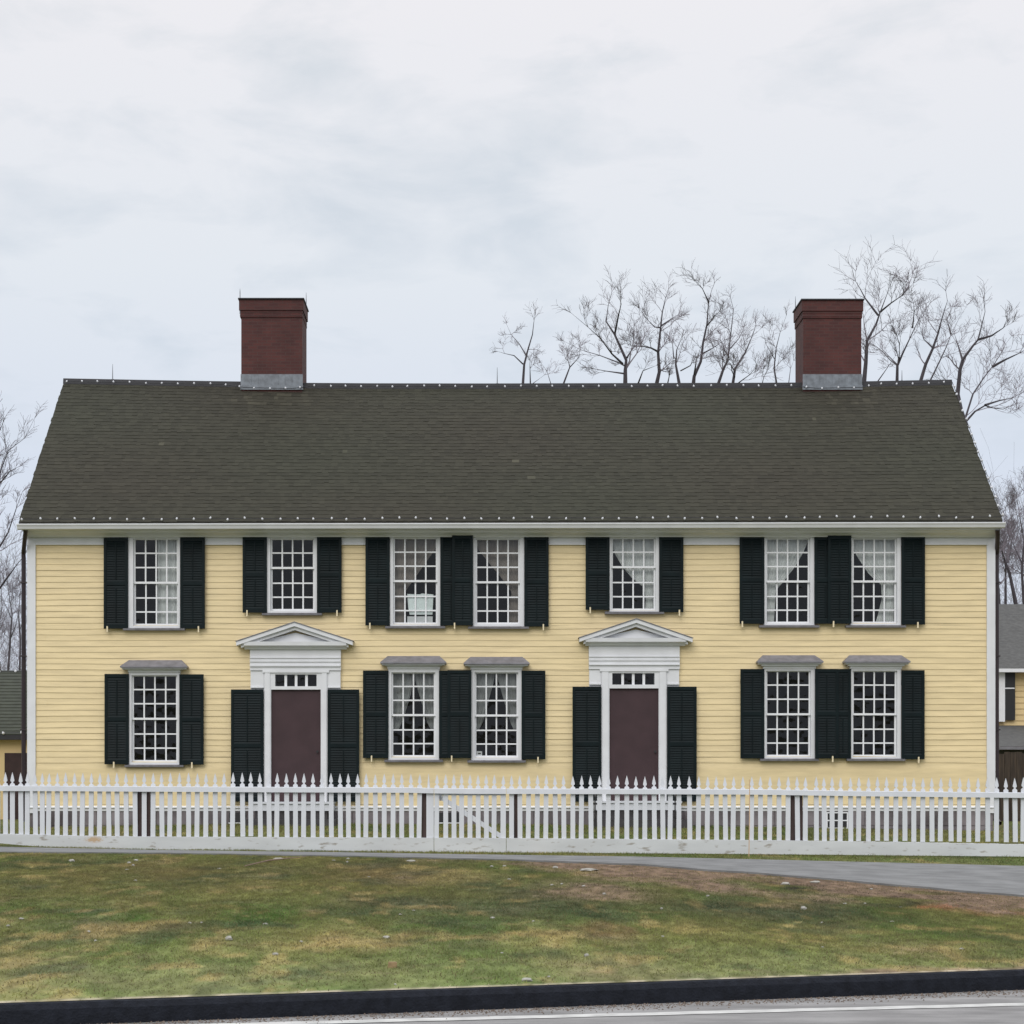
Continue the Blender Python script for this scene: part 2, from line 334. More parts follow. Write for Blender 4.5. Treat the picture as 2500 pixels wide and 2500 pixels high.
def grid_obj(name, P, cols, m):
    nr, nc = P.shape[:2]; me = bpy.data.meshes.new(name); me.vertices.add(nr*nc); me.vertices.foreach_set('co', P.reshape(-1).astype(np.float32))
    idx = np.arange(nr*nc).reshape(nr, nc); q = np.stack([idx[:-1,:-1], idx[:-1,1:], idx[1:,1:], idx[1:,:-1]], -1).reshape(-1, 4)
    me.loops.add(q.size); me.loops.foreach_set('vertex_index', q.ravel().astype(np.int32))
    me.polygons.add(len(q)); me.polygons.foreach_set('loop_start', np.arange(0, q.size, 4, dtype=np.int32)); me.update(); me.validate()
    me.polygons.foreach_set('use_smooth', np.ones(len(q), dtype=bool))
    set_cols(me, cols); me.materials.append(m); o = bpy.data.objects.new(name, me); C.collection.objects.link(o); return o
pxs = np.concatenate([np.linspace(-4000, -260, 40), np.linspace(-240, 2740, 520), np.linspace(2760, 6500, 40)])
ts = np.concatenate([np.linspace(0, 1, 330, endpoint=False), 1+np.linspace(0, 1, 14, endpoint=False), 2+np.linspace(0, 1, 10, endpoint=False), 3+np.linspace(0, 1, 60, endpoint=False), 4+np.linspace(0, 1, 12, endpoint=False), 5+np.linspace(0, 1, 8, endpoint=False), 6+np.linspace(0, 1, 9)])
G = np.zeros((len(ts), len(pxs), 3)); PX = np.tile(pxs, (len(ts), 1)); rs = rows(pxs)
DD = np.zeros_like(PX)
for i, t in enumerate(ts):
    j = min(int(t), len(rs)-2); u = t-j; DD[i] = rs[j][0]*(1-u)+rs[j+1][0]*u
ZZ = np.stack([terrain_z(pxs, DD[i]) for i in range(len(ts))])
XX = (PX-CX)/F*DD; G[..., 0], G[..., 1], G[..., 2] = XX, DD, ZZ
cols = turf_col(PX.ravel(), DD.ravel(), XX.ravel())
tag(grid_obj('lawn', G, cols, m_ground), kind='structure')
# grass blades on the bank, the verge and the yard
def blades(n, lo, hi, hmin, hmax, seed, wid=.007):
    r = np.random.default_rng(seed); px = r.uniform(-120, 2620, n*2); u = r.uniform(0, 1, n*2)**.62; R_ = rows(px)
    D = R_[lo][0]*(1-u)+R_[hi][0]*u; X = (px-CX)/F*D; s = soil(px, D, X)
    thin = fbm(X*6, D*5, 61, 3); keep = (r.uniform(0, 1, n*2) > s*.93) & (r.uniform(0, 1, n*2) < .35+thin*1.1)
    px, D, X = px[keep][:n], D[keep][:n], X[keep][:n]; n = len(px); z = terrain_z(px, D)-.004
    h = r.uniform(hmin, hmax, n)*(.55+.9*fbm(X*3, D*2, 71, 3)); a = r.uniform(0, 2*np.pi, n); ln_ = r.normal(0, 1.3, n)*h; la = r.uniform(0, 2*np.pi, n)
    wv = wid*r.uniform(.6, 1.4, n)
    V = np.zeros((n, 3, 3)); V[:,0] = np.stack([X-np.cos(a)*wv, D-np.sin(a)*wv, z], 1); V[:,1] = np.stack([X+np.cos(a)*wv, D+np.sin(a)*wv, z], 1)
    V[:,2] = np.stack([X+np.cos(la)*ln_, D+np.sin(la)*ln_, z+h], 1)
    c = turf_col(px, D, X, 1)*r.uniform(1.15, 1.75, (n, 1)); dry = r.uniform(0, 1, n) < .16; c[dry] = np.array([.19,.165,.085])*r.uniform(.6, 1.15, (dry.sum(), 1))
    return V, np.repeat(c, 3, 0)
vs, cs = zip(blades(430000, 0, 1, .010, .028, 1, .0055), blades(14000, 2, 3, .02, .05, 2), blades(26000, 3, 4, .03, .07, 3, .01))
V = np.concatenate(vs).reshape(-1, 3); cc = np.concatenate(cs)
me = bpy.data.meshes.new('grass'); me.vertices.add(len(V)); me.vertices.foreach_set('co', V.ravel().astype(np.float32))
me.loops.add(len(V)); me.loops.foreach_set('vertex_index', np.arange(len(V), dtype=np.int32)); me.polygons.add(len(V)//3)
me.polygons.foreach_set('loop_start', np.arange(0, len(V), 3, dtype=np.int32)); me.update(); set_cols(me, cc); me.materials.append(m_blade)
g = bpy.data.objects.new('grass', me); C.collection.objects.link(g)
tag(g, 'short patchy green and straw coloured grass between the kerb and the house', 'grass', kind='stuff')
# path
pp = np.linspace(-1500, 3600, 150); d1, y1 = row_P1(pp); d2, y2 = row_P2(pp); z1 = EYE-(y1-HY)*d1/F; z2 = EYE-(y2-HY)*d2/F
pm = MB(); e = .025
wob = [(.05*(rnd.random()-.5))+.12*math.sin(p_*.021)*math.sin(p_*.0083)*(p_ > 1500) for p_ in pp]
for i in range(len(pp)):
    w0 = wob[i]; x1, x2 = (pp[i]-CX)/F*(d1[i]+w0), (pp[i]-CX)/F*d2[i]
    pm.v += [(x1, d1[i]+w0, z1[i]-.05), (x1, d1[i]+w0, z1[i]+e), (x2, d2[i], z2[i]+e), (x2, d2[i], z2[i]-.05)]
for i in range(len(pp)-1):
    a, b = i*4, i*4+4
    pm.f += [(a, b, b+1, a+1), (a+1, b+1, b+2, a+2), (a+2, b+2, b+3, a+3)]
tag(pm.build('path', M['asphalt']), kind='structure')
# road with its own slightly mottled asphalt, far ground behind the camera
def road_mat():
    m = mat('road_asphalt', (.25, .245, .240), .9, .34, 2.6, .5, 120, stretch=(.6, 1.6, 1), detail=12); return m
rm = MB(); kx = lambda X: 14.08+.325*X
xs = np.linspace(-70, 40, 60)
for a, b in zip(xs[:-1], xs[1:]): rm.quad((a, kx(a)-14, 0), (b, kx(b)-14, 0), (b, kx(b)+.12, 0), (a, kx(a)+.12, 0))
tag(rm.build('road', road_mat()), kind='structure')
gm = MB(); gm.quad((-1500, -1500, -.06), (1500, -1500, -.06), (1500, 1500, -.06), (-1500, 1500, -.06))
tag(gm.build('ground', mat('far_ground', (.075, .08, .045), .95, .3, .5)), kind='structure')
lm = MB(); ly = lambda X: 13.57+.218*X
xs = np.linspace(-6, 12, 140)
for a, b in zip(xs[:-1], xs[1:]):
    wa, wb_ = .006*math.sin(a*9), .006*math.sin(b*9); lm.quad((a, ly(a)-.085+wa, .004), (b, ly(b)-.085+wb_, .004), (b, ly(b)+.085+wb_, .004), (a, ly(a)+.085+wa, .004))
tag(lm.build('road_line', mat('white_road_paint', (.50, .50, .48), .8, .25, 6, detail=9)), kind='structure')
km = MB(); xs = np.linspace(-16, 26, 260); prof = [(0, -.03), (.004, .105), (.03, .142), (.055, .150), (.075, .149), (.09, -.03)]
for i, X in enumerate(xs):
    j = .006*(rnd.random()-.5)
    for dy, dz in prof: km.v.append((X, kx(X)+dy+j*(dz > 0), dz+j*(dz > .1)*.7))
n = len(prof)
for i in range(len(xs)-1):
    for k in range(n-1): a = i*n+k; km.f.append((a, a+n, a+n+1, a+1))
tag(km.build('kerb', M['kerb'], smooth=False), kind='structure')

# ------------------------------------------------------------------ the big yellow house
XL, XR, EY, RY = -9.27, 10.57, 41.5, 46.0
H = thing('colonial_house', (0.65, WD, .6), 'long two-storey yellow clapboard house with dark shutters and two brick chimneys', 'house')
# windows: casing l, r, t, b ; glass l, r, t, b ; rows in upper and lower sash
WIN = [dict(c=(315,441,1311,1534), g=(330,433,1319,1524), m=1423, r=(3,3)), dict(c=(653,775,1311,1497), g=(664,765,1319,1488), m=1387, r=(2,3)),
 dict(c=(953,1075,1311,1529), g=(963,1065,1317,1521), m=1419, r=(3,3)), dict(c=(1155,1279,1311,1530), g=(1164,1266,1319,1521), m=1422, r=(3,3)),
 dict(c=(1488,1608,1311,1494), g=(1495,1597,1317,1487), m=1385, r=(2,3)), dict(c=(1864,1986,1311,1527), g=(1872,1973,1318,1519), m=1420, r=(3,3)),
 dict(c=(2075,2197,1311,1527), g=(2083,2185,1318,1519), m=1420, r=(3,3)),
 dict(c=(317,440,1642,1867), g=(326,431,1652,1857), m=1755, r=(3,3), hood=(299,461,1612)), dict(c=(949,1072,1633,1855), g=(959,1060,1645,1845), m=1746, r=(3,3), hood=(930,1090,1602)),
 dict(c=(1151,1273,1635,1856), g=(1162,1262,1645,1846), m=1747, r=(3,3), hood=(1132,1292,1604)), dict(c=(1864,1987,1633,1852), g=(1872,1975,1641,1844), m=1744, r=(3,3), hood=(1845,2005,1600)),
 dict(c=(2075,2197,1633,1852), g=(2083,2185,1641,1844), m=1744, r=(3,3), hood=(2056,2216,1600))]
DOORS = [dict(d=(663,784,1684), t=(673,774,1647,1676), cas=(646,801,1637), fr=(612,833,1584,1680), ped=(722,1522,581,1567,863,1566), cor=(599,848), sh=(566,645,801,878,1684), step=(622,818,1957)),
 dict(d=(1487,1607,1681), t=(1494,1597,1644,1672), cas=(1467,1627,1634), fr=(1437,1658,1575,1672), ped=(1551,1514,1413,1558,1687,1559), cor=(1428,1672), sh=(1397,1467,1627,1699,1677), step=(1448,1652,1955))]
opens = [(fx(w_['g'][0]-4), fx(w_['g'][1]+4), fz(w_['g'][3]+3), fz(w_['g'][2]-3)) for w_ in WIN]
for d in DOORS: opens.append((fx(d['cas'][0]+8), fx(d['cas'][1]-8), fz(1964), fz(d['t'][2]-5)))
# clapboard rows, cut round every opening
zb, zt, nrow = fz(1876), fz(1322), 39
wm = MB(); rh = (zt-zb)/nrow
def cutrow(z0, z1, prof, x0, x1, ops, mb, ymap):
    zs = sorted({z0, z1, *[z for o in ops for z in o[2:] if z0 < z < z1]})
    for a, b in zip(zs[:-1], zs[1:]):
        mid = (a+b)/2; hs = sorted([(o[0], o[1]) for o in ops if o[2] < mid < o[3]]); x = x0; seg = []
        for h0, h1 in hs:
            if h0 > x: seg.append((x, h0))
            x = max(x, h1)
        if x < x1: seg.append((x, x1))
        for s0, s1 in seg:
            n_ = max(1, int((s1-s0)/.9)); ks = [s0+(s1-s0)*i/n_ for i in range(n_+1)]
            for k0, k1 in zip(ks[:-1], ks[1:]):
                mb.quad(ymap(k0, prof(a), a+wv(k0, z0)), ymap(k1, prof(a), a+wv(k1, z0)), ymap(k1, prof(b), b+wv(k1, z1)), ymap(k0, prof(b), b+wv(k0, z1)))
                if a == z0: mb.quad(ymap(k0, .004, a+wv(k0, z0)+.001), ymap(k1, .004, a+wv(k1, z0)+.001), ymap(k1, prof(a), a+wv(k1, z0)), ymap(k0, prof(a), a+wv(k0, z0)))
def wv(x, z): return .006*math.sin(x*1.3+z*2.1)+.004*math.sin(x*3.7+z*5)
for i in range(nrow):
    z0, z1 = zb+i*rh, zb+(i+1)*rh; th = .010+.007*rnd.random()
    prof = lambda z, z0=z0, z1=z1, th=th: th*(1-(z-z0)/(z1-z0))+.004
    cutrow(z0, z1, prof, XL, XR, opens, wm, lambda x, p, z: (x, WD-p, z))
cutrow(fz(1970), zb, lambda z: .028, XL, XR, opens, wm, lambda x, p, z: (x, WD-p, z))       # plain skirting board
# gable ends and rear wall, same boards
eave_z, ridge_z = fz(1302), EYE+968*46/F-.25
for sx, X in ((-1, XL), (1, XR)):
    z = fz(1970)
    while z < ridge_z-.1:
        top = min(z+rh, ridge_z-.05)
        s = max(0, (top-eave_z-.25)/(ridge_z-eave_z)); y0, y1 = WD+s*(RY-WD), 50-s*(50-RY)
        p = lambda yy, d, zz: (X+sx*d, yy, zz)
        if sx > 0: wm.quad(p(y0, .025, z), p(y1, .025, z), p(y1, .004, top), p(y0, .004, top))
        else: wm.quad(p(y1, .025, z), p(y0, .025, z), p(y0, .004, top), p(y1, .004, top))
        wm.quad(p(y0, .0, z+.001), p(y1, .0, z+.001), p(y1, .025, z), p(y0, .025, z)); z += rh
wm.quad((XR, 50, .4), (XL, 50, .4), (XL, 50, eave_z), (XR, 50, eave_z))
for k in range(70):
    i = rnd.randrange(1, nrow-1); X = rnd.uniform(XL+.3, XR-.3); z0 = zb+i*rh
    if any(o[0]-.1 < X < o[1]+.1 and o[2]-.15 < z0 < o[3]+.05 for o in opens): continue
    wm.quad((X-.002, WD-.0215, z0+.004), (X+.0025, WD-.0215, z0+.004), (X+.0025, WD-.0085, z0+rh-.01), (X-.002, WD-.0085, z0+rh-.01))
wall = wm.build('wall', M['yellow'], H)
# corner boards
for x0, x1 in ((XL-.035, fx(88)), (fx(2408), XR+.035)):
    MB().box(x0, x1, WD-.055, WD+.12, fz(1985), fz(1313)).build('corner_board', M['white'], H)
# cornice, frieze
cm = MB()
cuts = [(w_['c'][0], w_['c'][1]) for w_ in WIN[:7]]; x = 86
for a, b in cuts+[(2410, 2410)]:
    cm.box(fx(x+.0), fx(a), WD-.05, WD+.02, fz(1331), fz(1313)); cm.box(fx(x), fx(a), WD-.065, WD-.05, fz(1331), fz(1328.5)); x = b
cm.xprism([(WD, fz(1313)), (41.86, fz(1313)), (41.84, fz(1310)), (41.74, fz(1306)), (41.66, fz(1305)), (41.62, fz(1301)), (41.56, fz(1300)), (41.56, fz(1296)), (WD, fz(1296))], XL-.05, XR+.05)
cm.build('cornice', M['white'], H)
gu = MB(); gu.xprism([(41.56, fz(1297)), (41.50, fz(1301)), (41.44, fz(1299.5)), (41.42, fz(1294)), (41.395, fz(1290)), (41.395, fz(1287.5)), (41.56, fz(1287.5))], -9.40, 10.68, .035)
gu.build('gutter', M['white'], H)
# roof
rl = lambda X: I(X, [-9.36,-7.0,-5.2,-3.9,-2.5,0,3.5,7,8.8,10.6], [EYE+(HY-p)*46/F for p in (929,934,937,940,941,941.5,940.5,939.5,936,932)])
el_ = lambda X: fz(1287)+.03-(0)+ (X+9.34)/20*.045
RX0, RX1 = -9.36, 10.62
nr = 42; sv, sf, scol = [], [], []
def rpt(X, v, lift=0):
    z0, z1 = el_(X), rl(X); y = EY-.06+(RY-EY+.06)*v; z = z0+(z1-z0)*v; nx = math.hypot(RY-EY, z1-z0)
    return (X, y-lift*(z1-z0)/nx, z+lift*(RY-EY)/nx)
for r_ in range(nr):
    v0, v1 = r_/nr, (r_+1.15)/nr; X = RX0+rnd.uniform(-.1, 0)
    rowtint = rnd.uniform(.95, 1.05)
    while X < RX1:
        wd_ = rnd.uniform(.08, .17); a, b = max(X, RX0-rnd.uniform(0,.02)), min(X+wd_, RX1+rnd.uniform(0, .02)); X += wd_
        if b-a < .01: continue
        lf = rnd.uniform(.005, .012); dv = rnd.uniform(-.1, .1)/nr; i0 = len(sv); v1c = min(v1, 1)
        sv.extend([rpt(a, v0+dv, lf), rpt(b, v0+dv, lf), rpt(b, v1c, .002), rpt(a, v1c, .002), rpt(a, v0+dv, -.01), rpt(b, v0+dv, -.01)])
        sf.extend([(i0, i0+1, i0+2, i0+3), (i0+4, i0+5, i0+1, i0)])
        mo = .5+.5*math.sin(a*.7+r_*.05)*math.cos(a*.23-r_*.13); k = rowtint*rnd.uniform(.86, 1.14)
        c = np.array([.036, .033, .0235])*(1-mo*.35)+np.array([.030, .036, .023])*mo*.35*1.1
        if (abs(a+4.7) < .9 or abs(a-8.2) < .6) and r_ > 34 and rnd.random() < .5: c = c*rnd.uniform(1.1, 1.6)
        if rnd.random() < .0012: c = c*1.9
        scol.extend([tuple(c*k)]*6)
rb = MB(); rb.v, rb.f = sv, sf
b0 = len(rb.v)
nseg = 24; xsr = [RX0+(RX1-RX0)*i/nseg for i in range(nseg+1)]
for a, b in zip(xsr[:-1], xsr[1:]):
    q = [rpt(a, 0, -.004), rpt(b, 0, -.004), rpt(b, 1, -.004), rpt(a, 1, -.004)]; rb.quad(*q)
    q2 = [(x_, y_, z_-.12) for x_, y_, z_ in q]; rb.quad(*reversed(q2)); rb.quad(q2[0], q2[1], q[1], q[0])
    rb.quad(q[3], q[2], (b, 50.5, el_(b)), (a, 50.5, el_(a)))
for X, s in ((RX0, 1), (RX1, -1)):
    q = [rpt(X, 0), rpt(X, 1), (X, 50.5, el_(X)), (X, 50.5, el_(X)-.14), (X, RY, rl(X)-.14), (X, EY-.06, el_(X)-.14)]
    rb.quad(*(q if s > 0 else reversed(q)))
scol += [(.035, .034, .028)]*(len(rb.v)-b0)
roof = rb.build('roof', attr_mat('dark_wood_shingles', .85, .25), H); set_cols(roof.data, np.array(scol))
rg = MB(); xs = np.linspace(RX0-.01, RX1+.01, 30)
for a, b in zip(xs[:-1], xs[1:]):
    pr = lambda X: [(X, RY-.13, rl(X)-.10), (X, RY-.10, rl(X)+.03), (X, RY, rl(X)+.05), (X, RY+.12, rl(X)-.08)]
    p, q = pr(a), pr(b)
    for k in range(3): rg.quad(p[k], q[k], q[k+1], p[k+1])
rg.build('ridge_cap', M['ridge'], roof)
for X0, X1 in ((XL-.06, XL), (XR, XR+.03)):
    pr = [(41.62, fz(1302)), (41.62, fz(1290)), (RY, ridge_z+.18), (RY, ridge_z-.06)]; MB().xprism(pr, X0, X1).build('rake_board', M['white'], H)
# chimneys
def chimney(xl, xr, cl, cr, top, D0, D1, rods, side):
    s = lambda px: (px-CX)*D0/F; z = lambda py: EYE+(HY-py)*D0/F
    b = MB(); b.box(s(xl), s(xr), D0, D1, z(960)-.6, z(top+46)); t1 = .035
    b.box(s(cl)+.022, s(cr)-.022, D0-.022, D1+.022, z(top+46), z(top+29)); b.box(s(cl), s(cr), D0-.045, D1+.045, z(top+29), z(top+3))
    for k in range(2): b.box(s(cl)+.018, s(cr)-.018, D0-.028, D1+.028, z(top+46)+.03+k*.07, z(top+46)+.04+k*.07)
    ch = b.build('chimney', M['brick'], H)
    c = MB(); c.box(s(cl)-.02, s(cr)+.02, D0-.08, D1+.08, z(top+3), z(top)); c.box(s(cl)+.3, s(cr)-.3, D0+.2, D1-.2, z(top), z(top)+.02); c.build('chimney_cap', M['ridge'], ch)
    f_ = MB(); f_.box(s(xl)-.012, s(xr)+.012, D0-.02, D0-.001, z(946), z(914)); f_.box(s(xl)-.02, s(xr)+.02, D0-.035, D0-.02, z(952), z(941))
    for k in range(9):
        X = s(xl)+(s(xr)-s(xl))*(k+.5)/9; f_.box(X-.004, X+.004, D0-.026, D0-.02, z(940), z(916))
    f_.build('flashing', M['flash'], ch)
    for (px, D, up) in rods:
        p = at(px, 0, D); zt_ = z(top)
        MB().tube([(p.x, D, zt_-.35), (p.x, D, zt_+up*.6), (p.x, D, zt_+up)], [.011, .009, .003], 6).build('lightning_rod', M['rod'], ch)
chimney(589, 738, 584, 741, 729, 45.72, 46.85, [(586, 45.7, .22), (747.5, 46.9, .42)], 1)
chimney(1961, 2103, 1957, 2107, 731, 45.72, 46.85, [(1942, 46.9, .35)], -1)
for px, top in ((275, 889), (1214, 897), (2202, 904)):
    p = at(px, top, RY); zz = rl(p.x)
    MB().tube([(p.x, RY, zz), (p.x, RY, zz+.05), (p.x, RY, zz+.06), (p.x, RY, p.z)], [.04, .03, .011, .004], 6).build('lightning_rod', M['rod'], roof)
# downspouts
for px, sx, xe in ((59, -1, -9.405), (2434, 1, 10.665)):
    xg = XL-.0 if sx < 0 else XR
    MB().tube([(xg+sx*-.02, 41.55, fz(1299)), (xg+sx*.0, 41.62, fz(1309)), (xe, 42.05, fz(1350)), (xe, 42.07, fz(1362)), (xe, 42.07, fz(2000)), (xe+sx*.02, 41.9, fz(2010))], .047, 8).build('downspout', M['pipe'], H)
    o_ = H.children[-1]
    for py in (1420, 1600, 1780):
        bx = MB().box(xe-.06, xe+.06, 42.0, 42.15, fz(py+3), fz(py)); bx.build('bracket', M['pipe'], o_)
# foundation, water table
fm = MB(); fm.box(XL+.01, XR-.01, WD+.0, WD+.25, .2, fz(1978))
for k in range(64):     # stones of slightly uneven relief
    for j in range(2):
        x0 = XL+.02+k*.31+(j*.13); z0 = .3+j*.33; fm.box(x0, min(x0+.30, XR-.01), WD-.012-.02*rnd.random(), WD, z0+.35*0, min(z0+.32, fz(1979)))
fm.build('foundation', M['stone_found'], H)
wt = MB(); xq = [72, DOORS[0]['step'][0], DOORS[0]['step'][1], DOORS[1]['step'][0], DOORS[1]['step'][1], 2424]
for a, b in ((72, 646), (801, 1467), (1627, 2424)):
    wt.xprism([(WD, fz(1980)), (WD-.04, fz(1980)), (WD-.05, fz(1972)), (WD-.085, fz(1972)), (WD-.085, fz(1970.5)), (WD-.03, fz(1967.5)), (WD, fz(1967.5))], fx(a), fx(b))
wt.build('water_table', M['sash'], H)
# interior shell
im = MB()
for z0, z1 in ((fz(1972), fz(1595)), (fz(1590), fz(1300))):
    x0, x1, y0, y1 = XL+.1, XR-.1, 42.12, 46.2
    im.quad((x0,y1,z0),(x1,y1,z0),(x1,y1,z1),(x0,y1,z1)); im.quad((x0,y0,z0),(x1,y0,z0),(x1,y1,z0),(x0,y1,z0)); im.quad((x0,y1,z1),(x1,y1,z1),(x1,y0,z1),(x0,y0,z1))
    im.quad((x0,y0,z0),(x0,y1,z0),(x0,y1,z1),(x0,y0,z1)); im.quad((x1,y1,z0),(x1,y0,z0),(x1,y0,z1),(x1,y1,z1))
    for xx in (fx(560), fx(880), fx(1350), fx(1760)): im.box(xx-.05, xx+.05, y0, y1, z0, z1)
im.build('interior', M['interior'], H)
# windows
def window(w_):
    cl_, cr_, ct, cbm = w_['c']; gl, gr, gt, gb = w_['g']; hood = w_.get('hood'); yo = WD-.09
    c = MB()
    x0, x1, z0, z1 = fx(cl_), fx(cr_), fz(cbm), fz(ct); a, b, e_, f_ = fx(gl-3.2), fx(gr+3.2), fz(gb+4), fz(gt-3)
    c.box(x0, a, yo, WD+.06, z0, z1); c.box(b, x1, yo, WD+.06, z0, z1); c.box(a, b, yo, WD+.06, f_, z1); c.box(a, b, yo, WD+.06, z0, e_)
    c.box(x0-.012, x0, yo+.02, WD, z0, z1); c.box(x1, x1+.012, yo+.02, WD, z0, z1)
    W_ = c.build('window', M['white'], H)
    # sashes with muntins
    s = MB(); gx0, gx1, gz0, gz1, gm_ = fx(gl), fx(gr), fz(gb), fz(gt), fz(w_['m'])
    st = .035
    def sash(z0, z1, n, y):
        s.box(a, gx0+.008, y-.02, y+.025, z0, z1); s.box(gx1-.008, b, y-.02, y+.025, z0, z1)
        cw = (gx1-gx0)/4; rhh = (z1-z0)/n
        for i in range(1, 4): s.box(gx0+i*cw-.0145, gx0+i*cw+.0145, y-.017, y+.02, z0, z1)
        for i in range(1, n): s.box(gx0, gx1, y-.016, y+.019, z0+i*rhh-.0145, z0+i*rhh+.0145)
    sash(gm_+.02, f_-.001, w_['r'][0], WD+.0); sash(e_+.001, gm_-.02, w_['r'][1], WD+.045)
    s.box(a, b, WD-.025, WD+.03, gm_-.02, gm_+.022); s.box(a, b, WD-.022, WD+.028, f_-.02, f_-.001+.0); s.box(a, b, WD+.02, WD+.07, e_, gz0+.012)
    s.build('sash', M['sash'], W_)
    p = MB(); tl = rnd.uniform(-.004, .004)
    cw = (gx1-gx0)/4
    for (zz0, zz1, n, y) in ((gm_, f_-.004, w_['r'][0], WD+.004), (gz0, gm_-.02, w_['r'][1], WD+.05)):
        for i in range(4):
            for j in range(n):
                u0, u1 = gx0+i*cw, gx0+(i+1)*cw; q0, q1 = zz0+(zz1-zz0)*j/n, zz0+(zz1-zz0)*(j+1)/n; d = [rnd.uniform(-.004, .004) for _ in range(3)]
                p.quad((u0, y+d[0], q0), (u1, y+d[1], q0), (u1, y+d[1]+d[2], q1), (u0, y+d[0]+d[2], q1))
    p.build('pane', M['glass'], W_)
    sm = MB(); so_ = 12 if not hood else 10
    sm.xprism([(WD, z0-.05), (yo-.045, z0-.05), (yo-.055, z0-.012), (yo, z0+.003), (WD, z0+.003)], x0-so_/118.6, x1+so_/118.6); sm.build('sill', M['lead'] if True else M['white'], W_)
    if hood:
        hl, hr, ht = fx(hood[0]), fx(hood[1]), fz(hood[2]); hb = fz(ct); h = MB(); mid = ht-.165
        # bed mouldings in paint, sloping lead top with splayed ends
        h.box(x0-.02, x1+.02, yo-.03, WD, hb-.0, hb+.05); h.box(x0-.06, x1+.06, yo-.09, WD, hb+.05, mid-.03); h.box(hl+.03, hr-.03, yo-.14, WD, mid-.03, mid-.003)
        h.build('hood_moulding', M['white'], W_)
        t_ = MB(); q = .14; A = [(hl, yo-.2, mid), (hr, yo-.2, mid), (hr, WD, mid), (hl, WD, mid)]; B = [(hl+q, WD-.055, ht), (hr-q, WD-.055, ht), (hr-q, WD, ht), (hl+q, WD, ht)]
        t_.v = A+[(x_, y_, z_+.03) for x_, y_, z_ in A]+B
        t_.f = [(0,3,2,1), (0,1,5,4), (1,2,6,5), (3,0,4,7), (4,5,9,8), (5,6,10,9), (7,4,8,11), (8,9,10,11)]
        t_.build('hood', M['lead'], W_)
    return W_
wobj = [window(w_) for w_ in WIN]
# shutters: x0, x1, top, bottom, forward step, width of peg position
def shutter(x0, x1, t, b, step=0, pegs=(), lv='shutter', hw=None):
    """louvred shutter: stiles, three rails, tilted slats"""
    X0, X1, Z1, Z0 = fx(x0), fx(x1), fz(t), fz(b); y0 = WD-.135-step; y1 = y0+.035; s = MB(); st = .055
    s.box(X0, X0+st, y0, y1, Z0, Z1); s.box(X1-st, X1, y0, y1, Z0, Z1); mid = Z0+(Z1-Z0)*.5
    for a, bb in ((Z0, Z0+.09), (mid-.04, mid+.04), (Z1-.07, Z1)): s.box(X0+st, X1-st, y0+.002, y1-.002, a, bb)
    for a, bb in ((Z0+.09, mid-.04), (mid+.04, Z1-.07)):
        n_ = int((bb-a)/.05); h = (bb-a)/n_
        for i in range(n_):
            z = a+i*h; s.xprism([(y0+.006, z), (y0+.012, z-.001), (y1-.002, z+h*.95), (y1-.008, z+h*.95+.004)], X0+st, X1-st)
        s.box((X0+X1)/2-.008, (X0+X1)/2+.008, y0-.006, y0+.006, a+.05, bb-.05)
    s.box(X0+.02, X1-.02, y1-.006, y1+.004, Z0+.02, Z1-.02)
    o = s.build('shutter', M['shutter'], H)
    for p in pegs: MB().box(fx(p)-.014, fx(p)+.014, y0-.03, y0+.02, Z0-.075, Z0+.05).build('shutter_dog', M['peg'], o)
    MB().box(X0-.005 if False else X0, X0+.012, y0+.036, y0+.06, Z1-.3, Z1-.2).build('hinge', M['black'], o)
    return o
SH = [(256,315,1315,1536,0,(265,)), (442,502,1314,1536,0,(487,)), (594,653,1312,1497,0,(605,)), (775,835,1312,1497,0,(824,)),
 (893,952,1311,1528,0,(904,)), (1075,1127,1306,1528,0,()), (1104,1155,1309,1528,.04,(1110,)), (1280,1339,1312,1531,0,(1326,)),
 (1429,1487,1310,1490,0,(1440,)), (1608,1667,1312,1496,0,(1657,)), (1804,1864,1310,1524,0,(1810,)), (1986,2040,1312,1524,0,()), (2018,2075,1310,1524,.04,(2031,)), (2198,2255,1310,1526,0,(2237,)),
 (258,317,1646,1866,0,(281,)), (440,499,1647,1867,0,(471,)), (887,949,1638,1851,0,(908,)), (1072,1120,1638,1851,0,()), (1093,1151,1637,1851,.04,(1103,)), (1273,1331,1638,1854,0,(1313,)),
 (1806,1864,1634,1852,0,()), (1987,2044,1634,1852,.04,(2029,)), (2036,2075,1634,1852,0,()), (2198,2254,1637,1854,0,(2239,))]
for s_ in SH: shutter(*s_)
